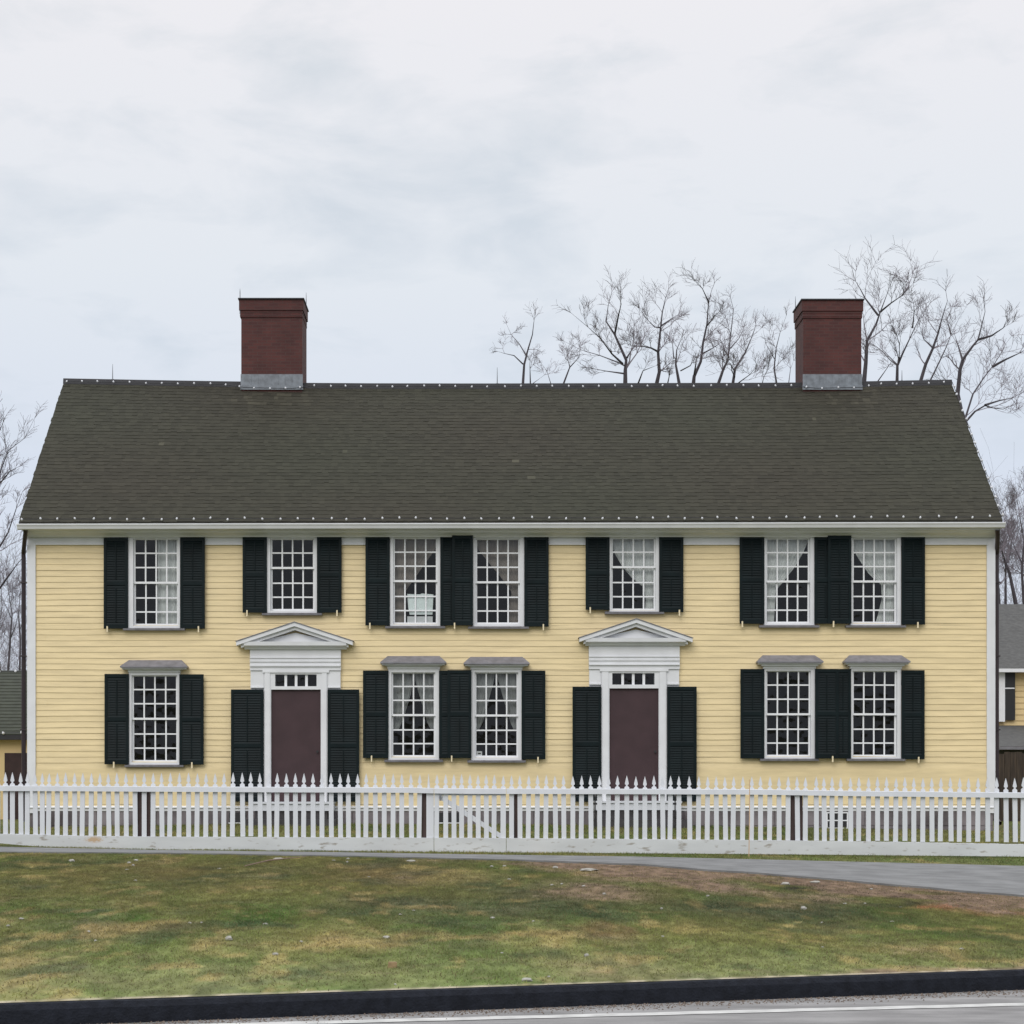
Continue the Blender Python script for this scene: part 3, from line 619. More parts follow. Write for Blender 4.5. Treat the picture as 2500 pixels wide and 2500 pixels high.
# doorways
def grey_white(): return M['white']
for d in DOORS:
    dl, dr, dt = d['d']; tl, tr, tt, tb = d['t']; cl_, cr_, ct = d['cas']; f0, f1, ft, fb = d['fr']; ax, ay, lx, ly_, rx_, ry_ = d['ped']; c0, c1 = d['cor']; sb = d['step'][2]
    m = MB(); yo = WD-.11
    for a, b in ((cl_, dl), (dr, cr_)):
        m.box(fx(a), fx(b), yo, WD+.1, fz(sb), fz(ct)); inn = (b-a)
        e0 = b-3 if a == cl_ else a; m.box(fx(a)+.02, fx(b)-.02, yo-.02, yo, fz(sb), fz(ct)-.02)
    m.box(fx(dl), fx(dr), yo, WD+.1, fz(tt), fz(ct)); m.box(fx(dl), fx(dr), yo, WD+.1, fz(dt), fz(tb)); m.box(fx(dl), fx(tl), yo, WD+.1, fz(tb), fz(tt)); m.box(fx(tr), fx(dr), yo, WD+.1, fz(tb), fz(tt))
    m.box(fx(cl_)-.03, fx(cr_)+.03, yo-.03, yo, fz(ct)-.05, fz(ct))
    for a, b in ((f0+1, cl_-.5), (cr_+.5, f1-1)):   # pilaster heads beside the casing
        m.box(fx(a), fx(b), WD-.10, WD+.0, fz(fb), fz(ct+1)); m.box(fx(a)-.0, fx(b), WD-.125, WD-.10, fz(fb+0), fz(fb-3)); m.box(fx(a), fx(b), WD-.07, WD, fz(sb), fz(fb))
    # entablature: frieze and stepped architrave
    steps = [(ct+.5, ct-9, .13), (ct-9, ct-12, .165), (ct-12, ct-20, .135), (ct-20, ct-23.5, .155), (ct-23.5, ct-29, .14), (ct-29, ct-31, .16), (ct-31, ft, .12)]
    for zb_, zt_, dy in steps: m.box(fx(f0), fx(f1), WD-dy, WD+.0, fz(zb_), fz(zt_))
    dw = m.build('doorway', M['white'], H)
    p = MB(); zc = fz(ft)
    p.xprism([(WD, zc-.02), (WD-.17, zc-.02), (WD-.21, zc+.03), (WD-.30, zc+.05), (WD-.31, zc+.13), (WD, zc+.13)], fx(c0), fx(c1))     # horizontal cornice
    ex0, ex1 = fx(c0)-.01, fx(c1)+.01; apx = fx(ax); base = zc+.131; apz = fz(ay)
    p.prism([(ex0+.25, base), (ex1-.25, base), (apx, apz-.2)], WD-.11, WD)                                              # tympanum
    for k, (out_, th, dy) in enumerate(((0.0, .075, .32), (.072, .07, .25))):                                              # raking mouldings
        L0, R0 = fx(lx), fx(rx_); zl, zr = fz(ly_+2), fz(ry_+2)
        for sgn in (-1, 1):
            xe, ze = (L0, zl) if sgn < 0 else (R0, zr); dx, dz = apx-xe, apz-ze; ll = math.hypot(dx, dz); nx_, nz_ = -dz/ll*(1 if sgn < 0 else -1), abs(dx)/ll
            o0, o1 = -out_*1.0, -(out_+th); vx = abs(dz)/ll/(abs(dx)/ll)
            A = [(xe+abs(out_)*vx*0 - sgn*(.09*k), ze+.0-out_*1.05+ (k*.09)*abs(dz/dx)), (apx, apz-out_*1.05), (apx, apz-(out_+th)*1.05), (xe-sgn*(.09*k), ze-(out_+th)*1.05+(k*.09)*abs(dz/dx))]
            if sgn < 0: A = A[::-1]
            else: A = A
            p.prism(A[::1] if sgn < 0 else A[::-1][::-1], WD-dy, WD)
    pd_ = p.build('pediment', M['white'], dw)
    ld = MB()
    for sgn in (-1, 1):
        xe, ze = (fx(lx)-.02, fz(ly_+2)) if sgn < 0 else (fx(rx_)+.02, fz(ry_+2))
        ld.quad((xe, WD-.34, ze+.012), (apx, WD-.34, apz+.016), (apx, WD, apz+.016), (xe, WD, ze+.012)); ld.quad((xe, WD-.34, ze-.002), (apx, WD-.34, apz+.0), (apx, WD-.34, apz+.016), (xe, WD-.34, ze+.012))
    ld.build('flashing', M['lead'], dw)
    t_ = MB(); n_ = 4; cw = (fx(tr)-fx(tl))/n_
    for i in range(1, n_): t_.box(fx(tl)+i*cw-.026, fx(tl)+i*cw+.026, WD-.06, WD+.0, fz(tb), fz(tt))
    t_.build('transom_bar', M['sash'], dw)
    MB().quad((fx(tl), WD-.02, fz(tb)), (fx(tr), WD-.02, fz(tb)), (fx(tr), WD-.02, fz(tt)), (fx(tl), WD-.02, fz(tt))).build('transom_glass', M['glass'], dw)
    do = MB(); do.box(fx(dl), fx(dr), WD-.045, WD+.02, fz(sb), fz(dt)); do.box(fx(dl)+.004, fx(dl)+.05, WD-.052, WD-.045, fz(sb), fz(dt)); do.box(fx(dr)-.05, fx(dr)-.004, WD-.052, WD-.045, fz(sb), fz(dt))
    dd = do.build('door', M['door'], H)
    MB().tube([(fx(dr)-.07, WD-.10, fz(1835)), (fx(dr)-.07, WD-.052, fz(1835))], [.026, .014], 8, True).build('handle', M['black'], dd)
    a0, a1, b0_, b1_, st = d['sh']; shutter(a0, a1, st, 1957, .02); shutter(b0_, b1_, st, 1957, .02)
    # stoop
    s0, s1, _ = d['step']; sp = MB(); gz = .55
    sp.box(fx(s0)-.02, fx(s1)+.02, 41.08, WD-.0, fz(sb+4), fz(sb)); sp.box(fx(s0), fx(s1), 41.12, WD-.0, fz(sb+21), fz(sb+4))
    so_ = sp.build('doorstep', M['fence'], H)
    st_ = MB(); st_.box(fx(s0)-.1, fx(s1)+.1, 40.85, WD, gz-.05, gz+.22); st_.box(fx(s0)+.1, fx(s1)-.1, 41.16, WD, gz+.22, fz(sb+21)); st_.build('step', M['granite_dark'], so_)
# boot scrapers beside the right-hand door
for px in (1453, 1648):
    b = MB(); X = fx(px)*.955; y = 40.1; zg = .62; b.tube([(X, y, zg-.05), (X, y, zg+.62)], .012, 6, True); b.box(X-.05, X+.05, y-.012, y+.012, zg+.46, zg+.50); b.tube([(X, y, zg+.62), (X, y, zg+.68)], [.03, .012], 6, True)
    b.box(X-.012, X+.012, y-.14, y+.14, zg+.2, zg+.24)
    o = b.build('iron_stake', M['black'], loc=(X, y, zg)); side = 'left' if px < 1550 else 'right'
    tag(o, f'thin black iron stake at the {side} end of the doorstep under the right-hand door', 'stake', 'iron stakes by the doorstep')
# basement windows
for x0, x1, cols_ in ((2018, 2068, 3), (1068, 1124, 2), (560, 600, 2)):
    b = MB(); X0, X1, Z0, Z1 = fx(x0), fx(x1), fz(2022 if x0 > 1500 else 2008), fz(1984); y = WD-.05
    b.box(X0, X1, y+.02, WD-.036, Z0, Z1)
    bw = b.build('basement_window', M['black'], H); s = MB()
    if cols_ == 3:
        for i in range(4): xx = X0+(X1-X0)*i/3; s.box(xx-.012, xx+.012, y, y+.02, Z0, Z1)
        for i in range(3): zz = Z0+(Z1-Z0)*i/2; s.box(X0-.012, X1+.012, y-.001, y+.019, zz-.012, zz+.012)
    else:
        s.box(X0-.01, X1+.01, y, y+.02, Z0-.02, Z0)
    s.build('sash', M['sash'], bw)

# curtains, each hanging inside its window
def curtain(rows_, m, label, y=.17, amp=.012, freq=34, group=None):
    rows_ = sorted(rows_, key=lambda r: r[0]); ys = [r[0] for r in rows_]; n, k = 30, 34; b = MB()
    for i in range(n+1):
        py = ys[0]+(ys[-1]-ys[0])*i/n; xl = I(py, ys, [r[1] for r in rows_]); xr = I(py, ys, [r[2] for r in rows_])
        for j in range(k+1):
            u = j/k; X = fx(xl+(xr-xl)*u); full = fx(rows_[0][1]+(rows_[0][2]-rows_[0][1])*u)
            yy = WD+y+amp*math.sin(full*freq*2)+amp*.6*math.sin(full*freq*3.3+1+py*.01); b.v.append((X, yy, fz(py)))
    for i in range(n):
        for j in range(k): a = i*(k+1)+j; b.f.append((a, a+k+1, a+k+2, a+1))
    c = ((fx(rows_[0][1])+fx(rows_[0][2]))/2, WD+y, fz(ys[-1])); o = b.build('curtain', m, loc=c, smooth=True); tag(o, label, 'curtain', group or 'curtains in the front windows')
curtain([(1314,382,437),(1528,382,437)], M['curtain'], 'straight white curtain over the right half of the upper window nearest the left corner')
curtain([(1314,959,1069),(1340,959,1062),(1370,959,1040),(1421,959,1004),(1440,959,990),(1526,959,986)], M['drape'], 'dim beige curtain tied to the left in the upper window above the papers')
curtain([(1314,1160,1270),(1340,1168,1270),(1370,1192,1270),(1410,1225,1270),(1445,1250,1270),(1480,1240,1270),(1526,1243,1270)], M['drape'], 'dim beige curtain swept to the right in the upper window just right of the papers')
curtain([(1313,1491,1601),(1345,1500,1601),(1380,1520,1601),(1410,1545,1601),(1432,1573,1601),(1460,1578,1601),(1491,1576,1601)], M['curtain'], 'white curtain tied right in the short upper window above the right-hand doorway')
curtain([(1314,1868,1977),(1345,1868,1965),(1380,1868,1945),(1415,1868,1918),(1440,1868,1897),(1523,1868,1892)], M['curtain'], 'white curtain gathered to the left in the left window of the upper right pair')
curtain([(1314,2079,2189),(1350,2092,2189),(1400,2125,2189),(1425,2155,2189),(1460,2157,2189),(1500,2147,2189),(1523,2140,2189)], M['curtain'], 'white curtain gathered to the right in the upper window nearest the right corner')
curtain([(1640,955,1009),(1690,955,1003),(1735,955,990),(1765,955,980),(1782,962,972)], M['muslin'], 'grey muslin curtain tied at left in the lower window right of the left doorway')
curtain([(1640,1009,1064),(1680,1018,1064),(1735,1035,1064),(1765,1043,1064),(1782,1052,1060)], M['muslin'], 'grey muslin curtain tied at right in the lower window right of the left doorway')
curtain([(1640,1158,1209),(1670,1158,1204),(1720,1158,1190),(1760,1158,1180),(1780,1162,1170)], M['muslin'], 'grey muslin curtain tied at left in the lower window with the small white card')
curtain([(1640,1211,1266),(1680,1222,1266),(1735,1238,1266),(1765,1247,1266),(1780,1254,1262)], M['muslin'], 'grey muslin curtain tied at right in the lower window with the small white card')
for (x0, x1, y0, y1, t, lab, k) in ((994,1058,1448,1500,.03,'large pale blue and white paper sheet propped behind the lower panes of an upper window','paper_sheet'), (994,1056,1504,1528,.0,'white paper strip on the inside ledge under the pale blue sheet','paper_strip')):
    b = MB(); X0, X1, Z0, Z1 = fx(x0), fx(x1), fz(y1), fz(y0)
    if k == 'paper_sheet': b.prism([(X0+.05, Z0), (X1-.02, Z0), (X1, Z1-.02), (X0+.30, Z1), (X0+.26, Z1-.02), (X0, Z1-.01), (X0+.02, Z0+.15)], WD+.070, WD+.074)
    else: b.box(X0, X1, WD+.084, WD+.09, Z0, Z1)
    tag(b.build(k, M['paper'] if k == 'paper_sheet' else M['sash'], loc=((X0+X1)/2, WD+.1, Z0)), lab, 'paper')
cd = thing('window_card', (fx(1170), WD+.065, fz(1845)), 'small white card with a dark mark in a lower window corner', 'card')
MB().box(fx(1164), fx(1177), WD+.062, WD+.066, fz(1846), fz(1834)).build('card', M['sash'], cd)
MB().box(fx(1167), fx(1174), WD+.058, WD+.061, fz(1841), fz(1838)).build('mark', M['black'], cd)

# ------------------------------------------------------------------ strings of white bulbs
def bulb_mesh(name='bulb'):
    b = MB(); prof = [(0, -.026), (.014, -.021), (.022, -.006), (.021, .008), (.013, .020), (.008, .024), (.007, .031)]; n_ = 8
    for r_, z in prof:
        for k in range(n_): a = 2*math.pi*k/n_; b.v.append((r_*math.cos(a), r_*math.sin(a), z))
    for i in range(len(prof)-1):
        for k in range(n_): k2 = (k+1) % n_; b.f.append((i*n_+k, i*n_+k2, (i+1)*n_+k2, (i+1)*n_+k))
    return b
def light_string(pts, spacing, label, sz=1.0, jit=.012, phase=.03):
    base_ = pts[0]; t = thing('light_string', base_, label, 'light string', 'light strings on the roofs')
    MB().tube([tuple(p) for p in pts], .007, 4).build('cord', M['black'], t)
    first = None; d = phase; acc = 0; P = [Vector(p) for p in pts]
    for a, b in zip(P[:-1], P[1:]):
        l_ = (b-a).length
        while d <= acc+l_:
            p = a+(b-a)*((d-acc)/l_)+Vector((rnd.uniform(-jit, jit), -.012, rnd.uniform(-jit, jit)))
            if first is None:
                mb = bulb_mesh(); mb.v = [(x*sz+p.x, y*sz+p.y, z*sz+p.z) for x, y, z in mb.v]; first = mb.build('bulb', M['bulb'], t, loc=p, smooth=True); o = first
            else: o = dup(first, t, p-WORLD[t.name])
            o.rotation_euler = (rnd.uniform(-.4, .4), rnd.uniform(-.5, .5), 0)
            d += spacing*rnd.uniform(.94, 1.06)
        acc += l_
xs = np.linspace(RX0+.05, RX1-.05, 40)
light_string([Vector((X, RY-.20 if not (-5.45 < X < -3.9 or 7.2 < X < 8.65) else 45.56, rl(X)-.055 if not (-5.45 < X < -3.9 or 7.2 < X < 8.65) else rl(X)-.17)) for X in xs], .357, 'long string of white bulbs along the ridge of the large house', .98)
light_string([Vector((X, EY-.12, el_(X)+.055)) for X in xs], .345, 'long string of white bulbs along the front eave above the gutter', .98, .02)
light_string([Vector(rpt(RX1+.02, v, .03)) for v in np.linspace(.02, .99, 12)], .36, 'string of white bulbs down the right-hand gable edge of the large house', 1.2)

# ------------------------------------------------------------------ outbuildings
def ob_left():
    D0, D1 = 50.0, 53.5; t = thing('outbuilding', (-14, 50, .6), 'low yellow outbuilding with mossy green roof beyond the left end of the house', 'outbuilding')
    z = lambda py, D: EYE+(HY-py)*D/F; XR_ = -9.9; XL_ = -19
    b = MB(); b.box(XL_, XR_, D0+.3, 56.7, .4, z(1806, D0)); b.build('wall', M['yellow_far'], t)
    r = MB(); r.quad((XL_-.2, D0, z(1794, D0)), (XR_, D0, z(1794, D0)), (XR_, D1, z(1637, D1)), (XL_-.2, D1, z(1637, D1)))
    r.quad((XL_-.2, D1, z(1637, D1)), (XR_, D1, z(1637, D1)), (XR_, 57, z(1794, D0)), (XL_-.2, 57, z(1794, D0)))
    n_ = 20
    for i in range(n_):
        v = i/n_; a = Vector((0, D0+(D1-D0)*v, z(1794, D0)+(z(1637, D1)-z(1794, D0))*v)); bb = Vector((0, D0+(D1-D0)*(v+1/n_), z(1794, D0)+(z(1637, D1)-z(1794, D0))*(v+1/n_)))
        r.quad((XL_-.2, a.y, a.z+.02), (XR_, a.y, a.z+.02), (XR_, bb.y, bb.z+.002), (XL_-.2, bb.y, bb.z+.002)); r.quad((XL_-.2, a.y, a.z-.0), (XR_, a.y, a.z), (XR_, a.y, a.z+.02), (XL_-.2, a.y, a.z+.02))
    r.build('roof', M['green_roof'], t)
    MB().box(XL_-.2, XR_, D0-.03, D0+.3, z(1806, D0), z(1794, D0)-.005).build('fascia', M['ridge'], t)
    MB().box(at(6, 0, 50).x, at(66, 0, 50).x, D0+.22, D0+.31, .4, z(1838, D0)).build('door', M['barndoor'], t)
    light_string([Vector((X, D1-.12, z(1637, D1)-.03)) for X in np.linspace(-14, XR_, 5)], .45, 'string of white bulbs along the ridge of the low left outbuilding', 1.5)
    light_string([Vector((X, D0-.04, z(1792, D0)+.03)) for X in np.linspace(-14, XR_, 5)], .45, 'string of white bulbs along the eave of the low left outbuilding', 1.5)
ob_left()
def ob_right():
    t = thing('neighbouring_house', (16, 58, .6), 'grey-roofed yellow house standing behind the right end of the large house', 'house')
    z = lambda py, D: EYE+(HY-py)*D/F; XL_ = 14.65; XR_ = 26
    b = MB(); b.box(XL_, XR_, 58.4, 66, .4, z(1641, 58)); 
    for i in range(22): zz = .7+i*.17; b.xprism([(58.4, zz), (58.375, zz), (58.4, zz+.17)], XL_, XR_)
    b.build('wall', M['yellow_far'], t)
    r = MB(); r.quad((XL_-.2, 58, z(1632, 58)), (XR_, 58, z(1632, 58)), (XR_, 62.5, z(1475, 62.5)), (XL_-.2, 62.5, z(1475, 62.5))); r.quad((XL_-.2, 62.5, z(1475, 62.5)), (XR_, 62.5, z(1475, 62.5)), (XR_, 67, z(1632, 58)), (XL_-.2, 67, z(1632, 58)))
    r.build('roof', M['far_roof'], t)
    MB().box(XL_-.2, XR_, 57.95, 58.35, z(1641, 58), z(1632.5, 58)).build('gutter', M['sash'], t)
    X = lambda px: (px-CX)/F*58.3
    w1 = MB().box(X(2452), X(2478), 58.28, 58.42, z(1758, 58.3), z(1642, 58.3)).build('window', M['black'], t)
    MB().box(X(2452), X(2476), 58.25, 58.28, z(1682, 58.3), z(1679, 58.3)).build('sash', M['sash'], w1)
    MB().box(X(2425), X(2451.5), 58.2, 58.42, z(1762, 58.3), z(1641.5, 58.3)).build('corner_board', M['sash'], t)
    l_ = MB(); l_.quad((XL_-1.2, 55.3, z(1822, 55.3)), (XR_, 55.3, z(1822, 55.3)), (XR_, 58.36, z(1771, 58.36)), (XL_-1.2, 58.36, z(1771, 58.36))); l_.box(XL_-1.1, XR_, 56, 58.3, .4, z(1826, 55.3)-.05); l_.build('porch_roof', M['far_roof'], t)
    MB().box(XL_-1.2, XR_, 55.26, 55.4, z(1830, 55.3), z(1822.5, 55.3)).build('porch_gutter', M['lead'], t)
ob_right()
bf = thing('board_fence', (14.5, 50, .6), 'tall brown board fence behind the white pickets at the right edge', 'fence')
b = MB(); zt_ = EYE+(HY-1836)*50/F; X = 12.0
while X < 22: b.box(X, X+.135, 50+rnd.uniform(0, .02), 50.03+rnd.uniform(0, .02), .4, zt_+rnd.uniform(-.06, .03)); X += .145
b.build('board', M['brown_board'], bf); MB().box(12, 22, 50.06, 50.11, zt_-.3, zt_-.2).build('rail', M['brown_board'], bf)

# ------------------------------------------------------------------ white picket fence and gate
FD = 32.5
def px2(px): return (px-CX)/F*FD
def pz(py): return EYE-(py-HY)/F*FD
tipy = lambda px: I(px, [0,100,600,1000,1250,1850,2500], [1885,1887,1886.5,1889,1891.5,1896,1899])
rty = lambda px: I(px, [0,300,600,1000,1100,1600,1850,2100,2500], [1919,1920.5,1922,1923.5,1926,1927,1928,1932,1936])
bty = lambda px: I(px, [0,200,400,1250,1850,2200,2500], [2036,2041,2043,2046.5,2051.5,2056,2062])
bby = lambda px: I(px, [-100,0,100,200,400,1060,1250,1850,2500], [2052,2058,2068,2073,2077,2080.5,2081,2085,2091])
def picket_mb():
    w_ = .0375; top = 0; pf = [(0, 0), (-.016, -.06), (-.030, -.125), (-.028, -.142), (-.012, -.152), (-.013, -.168), (-.0375, -.19), (-.0375, -1.02)]
    poly = pf+[(-x, z) for x, z in reversed(pf[1:])]
    m = MB(); m.prism(poly, 0, .022); return m
def fence_run(t, xs, rails, name='picket'):
    first = None
    for i, px in enumerate(xs):
        loc = Vector((px2(px), FD+.0+rnd.uniform(-.002, .002), pz(tipy(px)+rnd.uniform(-1.2, 1.2))))
        if first is None:
            mb = picket_mb(); mb.v = [(x+loc.x, y+loc.y, z+loc.z) for x, y, z in mb.v]; o = first = mb.build('picket', M['fence'], t, loc=loc)
        else: o = dup(first, t, loc-WORLD[t.name])
        o.rotation_euler = (0, R(rnd.uniform(-.8, .8)), R(rnd.uniform(-4, 4)))
    x0, x1 = rails; n_ = max(1, int((x1-x0)/60)); ks = [x0+(x1-x0)*i/n_ for i in range(n_+1)]
    for nm, mt, top, bot, ya, yb in (('top_rail', M['fence'], lambda p: rty(p), lambda p: rty(p)+12, -.055, -.003), ('base_board', M['board'], bty, bby, -.035, -.004)):
        m = MB()
        for p in ks: m.v += [(px2(p), FD+ya, pz(bot(p))), (px2(p), FD+ya, pz(top(p))), (px2(p), FD+yb, pz(top(p))+(.008 if nm == 'top_rail' else .004)), (px2(p), FD+yb, pz(bot(p)))]
        for i in range(n_):
            a, c = i*4, i*4+4; m.f += [(a, c, c+1, a+1), (a+1, c+1, c+2, a+2), (a+2, c+2, c+3, a+3), (a+3, c+3, c, a)]
        e = n_*4; m.f += [(0, 1, 2, 3), (e+3, e+2, e+1, e)]; m.build(nm, mt, t)
    m = MB()    # inner lower rail behind the pickets
    for p, q in zip(ks[:-1], ks[1:]): m.box(px2(p), px2(q), FD+.03, FD+.07, pz(bty(p))-.06, pz(bty(p))-.0)
    m.build('back_rail', M['fence'], t)
def post(t, a, b, c, d):     # brown post a..b with the joint, seen behind the pickets
    m = MB(); m.box(px2(a), px2(b), FD+.06, FD+.06+.2, pz(2090)-.1, pz(rty(a)+8)); m.build('post', M['post'], t)
left_x = [-60,-41,-22,-5,13,30,50,67,85,103,120,140,160,182,202,223,244,264,285,307,329,352,374,394,416,438,460,482,503,525,547,569,591,612,634,655.5,677,699,721,742,764,786,808,830,850,873,894,916,938,960,981,1003,1025]
fl = thing('picket_fence', (px2(500), FD, pz(2078)), 'white spear-topped picket fence running left from the gate, rust stain on its base board', 'fence', 'white picket fencing along the front')
fl_in = [x for x in left_x]
fence_run(fl, fl_in, (-75, 1059.0))
post(fl, 332, 363, 0, 0); post(fl, 1029, 1050, 0, 0)
MB().box(px2(1041), px2(1059), FD-.002, FD+.06, pz(2060), pz(1926)).build('gate_post', M['fence'], fl)
MB().tube([(px2(1046.5), FD+.01, pz(1935)), (px2(1046.5), FD+.01, pz(tipy(1046)))], [.03, .003], 6).build('post_finial', M['fence'], fl)
right_x = [1249, 1269, 1291]+[1200+v/2.972 for v in (335,398,460,522,590,655,718,783,850,915,982,1048,1113,1178,1240,1300,1360,1435,1505,1570,1630,1693,1758,1825,1890)]+[1850+v/2.972 for v in (20,90,155,222,285,347,425,480,540,603,673,735,805,870,935,1005,1068,1133,1200,1263,1330,1398,1467,1530,1600,1668,1735,1800,1865,1930,1995,2060)]
fr_ = thing('picket_fence', (px2(1850), FD, pz(2085)), 'white spear-topped picket fence running right from the gate to the photo edge', 'fence', 'white picket fencing along the front')
fence_run(fr_, right_x, (1236.5, 2560)); post(fr_, 1250, 1268, 0, 0); post(fr_, 1929, 1961, 0, 0)
gt = thing('garden_gate', (px2(1148), FD, pz(2078)), 'white picket garden gate with a diagonal brace', 'gate')
fence_run(gt, [1067,1088,1108,1127,1147.5,1167,1187,1207,1229], (1060.2, 1235.3))
g_ = MB(); g_.box(px2(1060.5), px2(1071), FD-.004, FD+.03, pz(2050), pz(1934)); g_.box(px2(1222), px2(1235), FD-.004, FD+.03, pz(2050), pz(1934)); g_.box(px2(1062), px2(1234), FD+.03, FD+.06, pz(1942), pz(1930)); g_.build('gate_frame', M['fence'], gt)
a0, a1 = Vector((px2(1062), 0, pz(1936))), Vector((px2(1232), 0, pz(2046))); dz = .055
MB().prism([(a0.x, a0.z-dz), (a1.x, a1.z-dz), (a1.x, a1.z+dz*.6), (a0.x, a0.z+dz*.6)], FD+.025, FD+.045).build('brace', M['fence'], gt)
MB().box(px2(1073), px2(1077), FD-.02, FD-.004, pz(1955), pz(1943)).build('latch', M['rod'], gt)

# ------------------------------------------------------------------ bare trees
def twig(mb, p, d, L_, r, depth, rr, up=.25):
    n_ = 4 if depth > 0 else 3; pts, rad = [p.copy()], [r]; q = p.copy(); dd = d.copy()
    for i in range(n_):
        dd = (dd+Vector((rr.gauss(0, .17), rr.gauss(0, .17), rr.gauss(0, .13)+up*.22))).normalized(); q = q+dd*(L_/n_); pts.append(q.copy()); rad.append(r*(1-.7*(i+1)/n_))
        if depth > 0 and (i > 0 or rr.random() < .5):
            for _ in range(rr.choice((1, 2, 2))):
                a = rr.choice((-1, 1))*rr.uniform(.45, .95); ax = Vector((rr.gauss(0, .5), rr.choice((-1, 1))*1.0, rr.gauss(0, .5))).normalized()
                from mathutils import Matrix
                nd = Matrix.Rotation(a, 3, ax) @ dd; nd.z += .18; nd.normalize()
                twig(mb, q, nd, L_*rr.uniform(.42, .68), max(rad[-1]*.7, .005), depth-1, rr, up)
    mb.tube(pts, [max(x, .0035) for x in rad], 3)
def tree(limbs, D, label, seed, r0=.13, tw=2.1, depth=2, gap=.75, spread=4.0, name='bare_tree', bark='bark', group='bare trees behind the house', base=None, tstart=.12):
    """limbs: list of pixel polylines measured on the photo; each gets its own depth; the first is the main stem"""
    rr = random.Random(seed); x0, y0 = limbs[0][0]; b0 = at(x0, y0, D); root = Vector((b0.x+(base or 0), D, .55))
    r0 *= .52; t = thing(name, root, label, 'tree', group); tk, cr = MB(), MB()
    stem_d = {}
    for li, lm_ in enumerate(limbs):
        n_ = len(lm_); dy = rr.uniform(-spread, spread) if li else 0; pts = []
        for i, (px, py) in enumerate(lm_):
            Dk = D+dy*(i/max(1, n_-1)); pts.append(at(px, py, Dk))
        # subdivide with a little wobble
        P = [pts[0]]
        for a, b in zip(pts[:-1], pts[1:]):
            k = max(1, int((b-a).length/.7))
            for j in range(1, k+1):
                q = a.lerp(b, j/k); 
                if j < k: q = q+Vector((rr.gauss(0, .05), rr.gauss(0, .05), rr.gauss(0, .04)))
                P.append(q)
        rs_ = r0 if li == 0 else r0*rr.uniform(.38, .52); ln_ = len(P); rad = [rs_*max(.1, (1-i/(ln_-1))**1.15) for i in range(ln_)]
        if li == 0:
            tk.tube([tuple(root), tuple(root.lerp(P[0], .5)), tuple(P[0])], [rs_*1.9, rs_*1.35, rs_], 7)
        tk.tube([tuple(p) for p in P], rad, 5)
        if li == 0:
            for k in range(9):      # lower limbs on the part of the stem that stands behind the house
                p_ = root.lerp(P[0], rr.uniform(.3, .66)); a = rr.uniform(0, 2*math.pi)
                twig(cr, p_, Vector((math.cos(a), math.sin(a), rr.uniform(.4, 1.1))).normalized(), rr.uniform(1.2, 2.4), rs_*.4, 2, rr)
        acc = 0
        for i in range(1, ln_):
            f_ = i/(ln_-1); acc += (P[i]-P[i-1]).length
            if f_ < tstart and li == 0: acc = 0; continue
            if acc > gap*.8*rr.uniform(.6, 1.3) or i == ln_-1:
                acc = 0; d = (P[i]-P[i-1]).normalized()
                for _ in range(rr.choice((1, 2, 2)) if i < ln_-1 else 3):
                    a = rr.choice((-1, 1))*rr.uniform(.4, 1.05) if i < ln_-1 else rr.uniform(-.6, .6)
                    from mathutils import Matrix
                    nd = Matrix.Rotation(a, 3, Vector((rr.gauss(0, .3), 1, rr.gauss(0, .3))).normalized()) @ d; nd.y += rr.gauss(0, .6); nd.z += .05; nd.normalize()
                    twig(cr, P[i], nd, .56*tw*rr.uniform(.45, 1.2)*(1.3-.85*f_), max(rad[i]*.5, .009), depth if f_ < .8 else max(1, depth-1), rr, .25 if f_ < .8 else .05)
    tk.build('trunk', M[bark], t); cr.build('crown', M['twig'], t); return t
